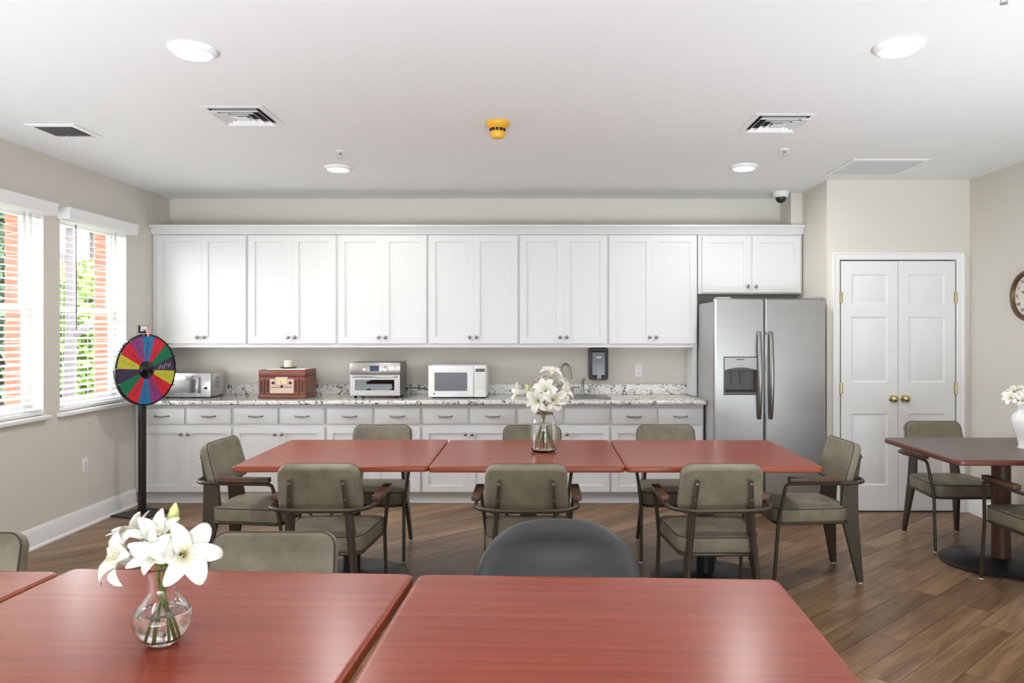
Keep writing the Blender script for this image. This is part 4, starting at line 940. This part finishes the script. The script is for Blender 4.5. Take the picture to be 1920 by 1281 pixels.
def leaf_at(parent, pos, az, scale):
    q = obj('leaf', LEAF, None, parent, 0); inv = (Matrix.Translation(parent.location) @ parent.rotation_quaternion.to_matrix().to_4x4()).inverted()
    q.matrix_local = inv @ (Matrix.Translation(pos) @ Matrix.Rotation(R(az), 4, 'Z') @ Matrix.Scale(scale, 4))
TZ = 0.7602
# near vase: clear glass, round body, flared neck
vb = px(305, 1205, 0.76); V1 = Vector((vb.x, vb.y, TZ + 0.0008))
outer = [(0.0, 0.0), (0.030, 0.0), (0.034, 0.004), (0.052, 0.018), (0.063, 0.036), (0.067, 0.054), (0.064, 0.072), (0.053, 0.090), (0.040, 0.104), (0.033, 0.116), (0.031, 0.128), (0.033, 0.148), (0.039, 0.166), (0.046, 0.180)]
def vessel(t, outer, th, wlevel):
    inner = [(max(r - th, 0.0005), z) for r, z in outer if z > 0.008]; inner = [(0.0005, 0.010), (max(inner[0][0] - 0.012, 0.01), 0.010)] + inner
    MB().lathe(outer + [(outer[-1][0] - th / 2, outer[-1][1] + th / 2)] + inner[::-1], 48).build('glass_body', 'glass', t, 60)
    wp_ = [(max(r - 0.0005, 0.0004), z + 0.0004) for r, z in inner if z < wlevel]; rl = wp_[-1][0]
    MB().lathe(wp_ + [(rl, wlevel), (0.0004, wlevel)], 40).build('water', 'water', t, 60)
t = thing('glass_vase', 'round clear glass vase with flared neck on the near table', 'vase', V1)
vessel(t, outer, 0.0028, 0.075)
nk = V1 + Vector((0, 0, 0.150)); g1 = 'white lilies in the round glass vase'
def L1(x, y, dy): s_ = F / (V1.y + dy); return Vector(((x - PX) / s_, V1.y + dy, CH - (y - PY) / s_))
lilies = [  # px, py, depth offset, direction, size, kind, label
    (250, 1048, -0.03, (-0.62, -0.6, 0.35), 0.105, 'open', 'white lily at the left of the round vase, drooping over its side'),
    (285, 1028, 0.02, (-0.25, -0.25, 0.9), 0.095, 'open', 'white lily at the top left of the round vase bouquet'),
    (308, 1042, -0.05, (-0.1, -0.85, 0.35), 0.088, 'half', 'white lily at the middle front of the round vase bouquet'),
    (342, 1040, -0.03, (0.55, -0.7, 0.3), 0.108, 'open', 'wide open white lily at the right of the round vase, showing its stamens'),
    (325, 1028, 0.06, (0.3, 0.4, 0.85), 0.09, 'open', 'white lily at the rear of the round vase bouquet'),
    (268, 1030, 0.05, (-0.5, 0.1, 0.8), 0.098, 'half', 'white lily at the far left rear of the round vase bouquet'),
    (300, 1030, -0.01, (0.05, -0.5, 0.8), 0.095, 'half', 'white lily at the centre top of the round vase bouquet'),
    (318, 1008, 0.01, (0.15, 0.05, 1.0), 0.085, 'bud', 'pale green closed lily bud on top of the round vase bouquet'),
]
T1 = []
for i, (x, y, dy, dr_, sz, kd, lab) in enumerate(lilies):
    a = R(60 * i + 20); T1.append(lily(lab, L1(x, y, dy), dr_, sz, V1 + Vector((0.028 * math.cos(a), 0.028 * math.sin(a), 0.016)), nk + Vector((0.012 * math.cos(a + 2.6), 0.012 * math.sin(a + 2.6), 0)), kd, g1, 0, i + 3))
leaf_at(T1[0], L1(300, 1058, -0.035), 190, 0.95); leaf_at(T1[2], L1(312, 1062, -0.05), 250, 0.55); leaf_at(T1[3], L1(318, 1062, -0.02), 300, 0.6)
leaf_at(T1[4], L1(295, 1056, 0.0), 160, 0.8)
# lily jar on the far middle table
jb = px(1019.5, 847, 0.76); V2 = Vector((jb.x, jb.y, TZ + 0.0008))
t = thing('glass_jar', 'clear glass jar of lilies on the far middle table', 'vase', V2)
vessel(t, [(0.0, 0.0), (0.062, 0.0), (0.070, 0.005), (0.0765, 0.018), (0.077, 0.03), (0.077, 0.175), (0.074, 0.195), (0.066, 0.212), (0.058, 0.222), (0.057, 0.236)], 0.0035, 0.165)
g2 = 'white lilies in the glass jar'
def L2(x, y, dy): s_ = F / (V2.y + dy); return Vector(((x - PX) / s_, V2.y + dy, CH - (y - PY) / s_))
nk2 = V2 + Vector((0, 0, 0.22))
jl = [(1032, 708, 0.0, (0.1, -0.3, 0.95), 0.105, 'open', 'topmost white lily of the glass jar bouquet'), (984, 741, 0.0, (-0.8, -0.3, 0.4), 0.10, 'half', 'leftmost white lily of the glass jar bouquet'),
      (1024, 735, -0.04, (-0.2, -0.85, 0.5), 0.11, 'open', 'white lily at the centre of the glass jar bouquet'), (1036, 750, -0.06, (0.35, -0.9, 0.0), 0.11, 'open', 'white lily with golden throat at the lower right of the jar bouquet'),
      (1010, 752, -0.06, (-0.4, -0.85, 0.05), 0.11, 'open', 'white lily at the lower left of the glass jar bouquet'), (1050, 736, 0.0, (0.8, -0.3, 0.4), 0.105, 'open', 'rightmost white lily of the glass jar bouquet'),
      (1048, 722, 0.05, (0.5, 0.2, 0.8), 0.10, 'open', 'white lily at the upper right of the glass jar bouquet, before the faucet'), (1014, 728, 0.06, (-0.4, 0.4, 0.8), 0.10, 'open', 'white lily at the rear of the glass jar bouquet'),
      (991, 744, 0.02, (-0.15, -0.1, 1.0), 0.08, 'bud', 'pale lily bud at the left of the glass jar bouquet')]
T2 = []
for i, (x, y, dy, dr_, sz, kd, lab) in enumerate(jl):
    a = R(40 * i + 10); T2.append(lily(lab, L2(x, y, dy), dr_, sz, V2 + Vector((0.055 * math.cos(a), 0.055 * math.sin(a), 0.018)), nk2 + Vector((0.012 * math.cos(a + 3), 0.012 * math.sin(a + 3), 0)), kd, g2, 0, i + 21))
leaf_at(T2[3], L2(1022, 772, -0.05), 330, 1.15); leaf_at(T2[4], L2(1012, 770, -0.05), 215, 0.9); leaf_at(T2[2], L2(1018, 772, -0.06), 270, 0.5); leaf_at(T2[1], L2(1010, 730, 0.0), 160, 0.6)
# white ceramic vase on the walnut table
wv = px(1924, 841, 0.76); V3 = Vector((wv.x, wv.y, TZ + 0.0008))
t = thing('ceramic_vase', 'white ceramic vase at the right edge on the walnut table', 'vase', V3)
op = [(0, 0), (0.045, 0), (0.047, 0.008), (0.042, 0.02), (0.05, 0.06), (0.072, 0.12), (0.084, 0.165), (0.082, 0.195), (0.066, 0.22), (0.046, 0.237), (0.043, 0.255), (0.050, 0.278), (0.052, 0.283), (0.045, 0.28), (0.037, 0.255), (0.04, 0.237), (0.06, 0.215), (0.07, 0.17), (0.04, 0.06), (0, 0.03)]
MB().lathe(op, 40).build('vase_body', 'ceramic', t, 60)
g3 = 'white blooms in the ceramic vase'
def L3(x, y, dy): s_ = F / (V3.y + dy); return Vector(((x - PX) / s_, V3.y + dy, CH - (y - PY) / s_))
for i, (x, y, dy, dr_, lab) in enumerate(((1896, 748, -0.02, (-0.7, -0.5, 0.5), 'white bloom at the left of the ceramic vase'), (1906, 738, 0.02, (-0.4, -0.2, 0.9), 'white bloom at the top of the ceramic vase'),
                                          (1915, 752, -0.06, (-0.1, -0.9, 0.3), 'white bloom at the front of the ceramic vase'), (1922, 738, 0.0, (0.2, -0.4, 0.9), 'white bloom cut by the picture edge in the ceramic vase'))):
    a = R(90 * i); lily(lab, L3(x, y, dy), dr_, 0.075, V3 + Vector((0.01 * math.cos(a), 0.01 * math.sin(a), 0.12)), V3 + Vector((0.02 * math.cos(a), 0.02 * math.sin(a), 0.262)), 'open', g3, 0, i + 40)

# ------------------------------------------------------------------ outside the windows
struct('ground_outside', MB().box(-60, XL - 0.28, -20, 70, -0.5, -0.35), 'lawn', 'sunlit lawn outside the windows')
def tree(name, label, x, y, h, rw, leafm, n, seed, trunk_r=0.12, crown=0.35, leafs=0.22):
    rnd = random.Random(seed); t = thing(name, label, 'tree' if h > 2.2 else 'shrub', (x, y, -0.35))
    mb = MB().tube([(0, 0, -0.02), (0.03, 0.02, h * 0.3), (-0.02, 0.05, h * 0.6), (0.02, 0, h * 0.92)], [trunk_r, trunk_r * 0.8, trunk_r * 0.55, trunk_r * 0.15], 8); mb.build('trunk', 'bark', t, 60)
    for k in range(9 if h > 3 else 4):
        a = R(rnd.random() * 360); z0 = h * rnd.uniform(0.25, 0.75); L = rw * rnd.uniform(0.6, 1.0)
        MB().tube([(0, 0, z0), (L * 0.5 * math.cos(a), L * 0.5 * math.sin(a), z0 + L * 0.3), (L * math.cos(a), L * math.sin(a), z0 + L * rnd.uniform(0.4, 0.8))], [trunk_r * 0.4, trunk_r * 0.25, trunk_r * 0.06], 6).build('branch', 'bark', t, 60)
    if n:
        lv = MB()
        for k in range(n):
            th = rnd.random() * 2 * math.pi; u = rnd.uniform(-1, 1); r_ = rnd.random() ** 0.4
            p = Vector((rw * r_ * math.sqrt(1 - u * u) * math.cos(th), rw * r_ * math.sqrt(1 - u * u) * math.sin(th), h * (crown + (1 - crown) / 2) + h * (1 - crown) / 2 * r_ * u))
            a = Vector((rnd.gauss(0, 1), rnd.gauss(0, 1), rnd.gauss(0, 0.6))).normalized() * leafs * rnd.uniform(0.6, 1.2); b = a.cross(Vector((rnd.gauss(0, 1), rnd.gauss(0, 1), rnd.gauss(0, 1)))).normalized() * leafs * 0.45
            lv.add([p - a, p + b, p + a, p - b], [(0, 1, 2, 3)])
        me = bpy.data.meshes.new('foliage'); me.from_pydata(lv.v, [], lv.f); q = obj('foliage', me, leafm, t, 0); q['kind'] = 'stuff'
struct('reflector_outside', MB().box(-6.6, XL - 0.28, -6, 16, -0.36, -0.33), plain('pale_reflector', (178, 174, 168), 0.9), 'pale slab added outside the windows to reflect neutral light')  # added reflector: keeps green bounce from the lawn off the blinds
def out(pxx, d): return ((pxx - PX) / F * d, d)
x, y = out(160, 15.0); tree('leafy_shrub', 'bright green leafy shrub outside the window beside the prize wheel', x, y, 3.3, 1.25, 'leaf_bright', 2600, 1, 0.05, 0.05, 0.14)
x, y = out(128, 11.5); tree('bare_tree', 'bare grey tree outside the window beside the prize wheel', x, y, 6.5, 2.2, None, 0, 2, 0.10)
x, y = out(172, 22.0); tree('tall_tree', 'sparse tall tree behind the bright shrub outside', x, y, 9.5, 3.2, 'leaf_dark', 160, 3, 0.14, 0.3, 0.16)
x, y = out(-5, 13.0); tree('dark_tree', 'dark green tree outside the window nearest the camera', x, y, 7.2, 0.75, 'leaf_dark', 2600, 4, 0.14, 0.02, 0.2)
x, y = out(-190, 16.0); tree('dark_tree', 'dark green tree further left outside the near window', x, y, 7.6, 2.0, 'leaf_dark', 5200, 5, 0.14, 0.02, 0.22)
x, y = out(115, 19.0); tree('dark_hedge', 'dark green hedge behind the bare tree outside', x, y, 2.0, 2.0, 'leaf_dark', 4200, 6, 0.08, 0.0, 0.2)
x, y = out(180, 19.5); tree('dark_hedge', 'dark green hedge behind the bright shrub outside', x, y, 2.0, 2.0, 'leaf_dark', 4200, 8, 0.08, 0.0, 0.2)
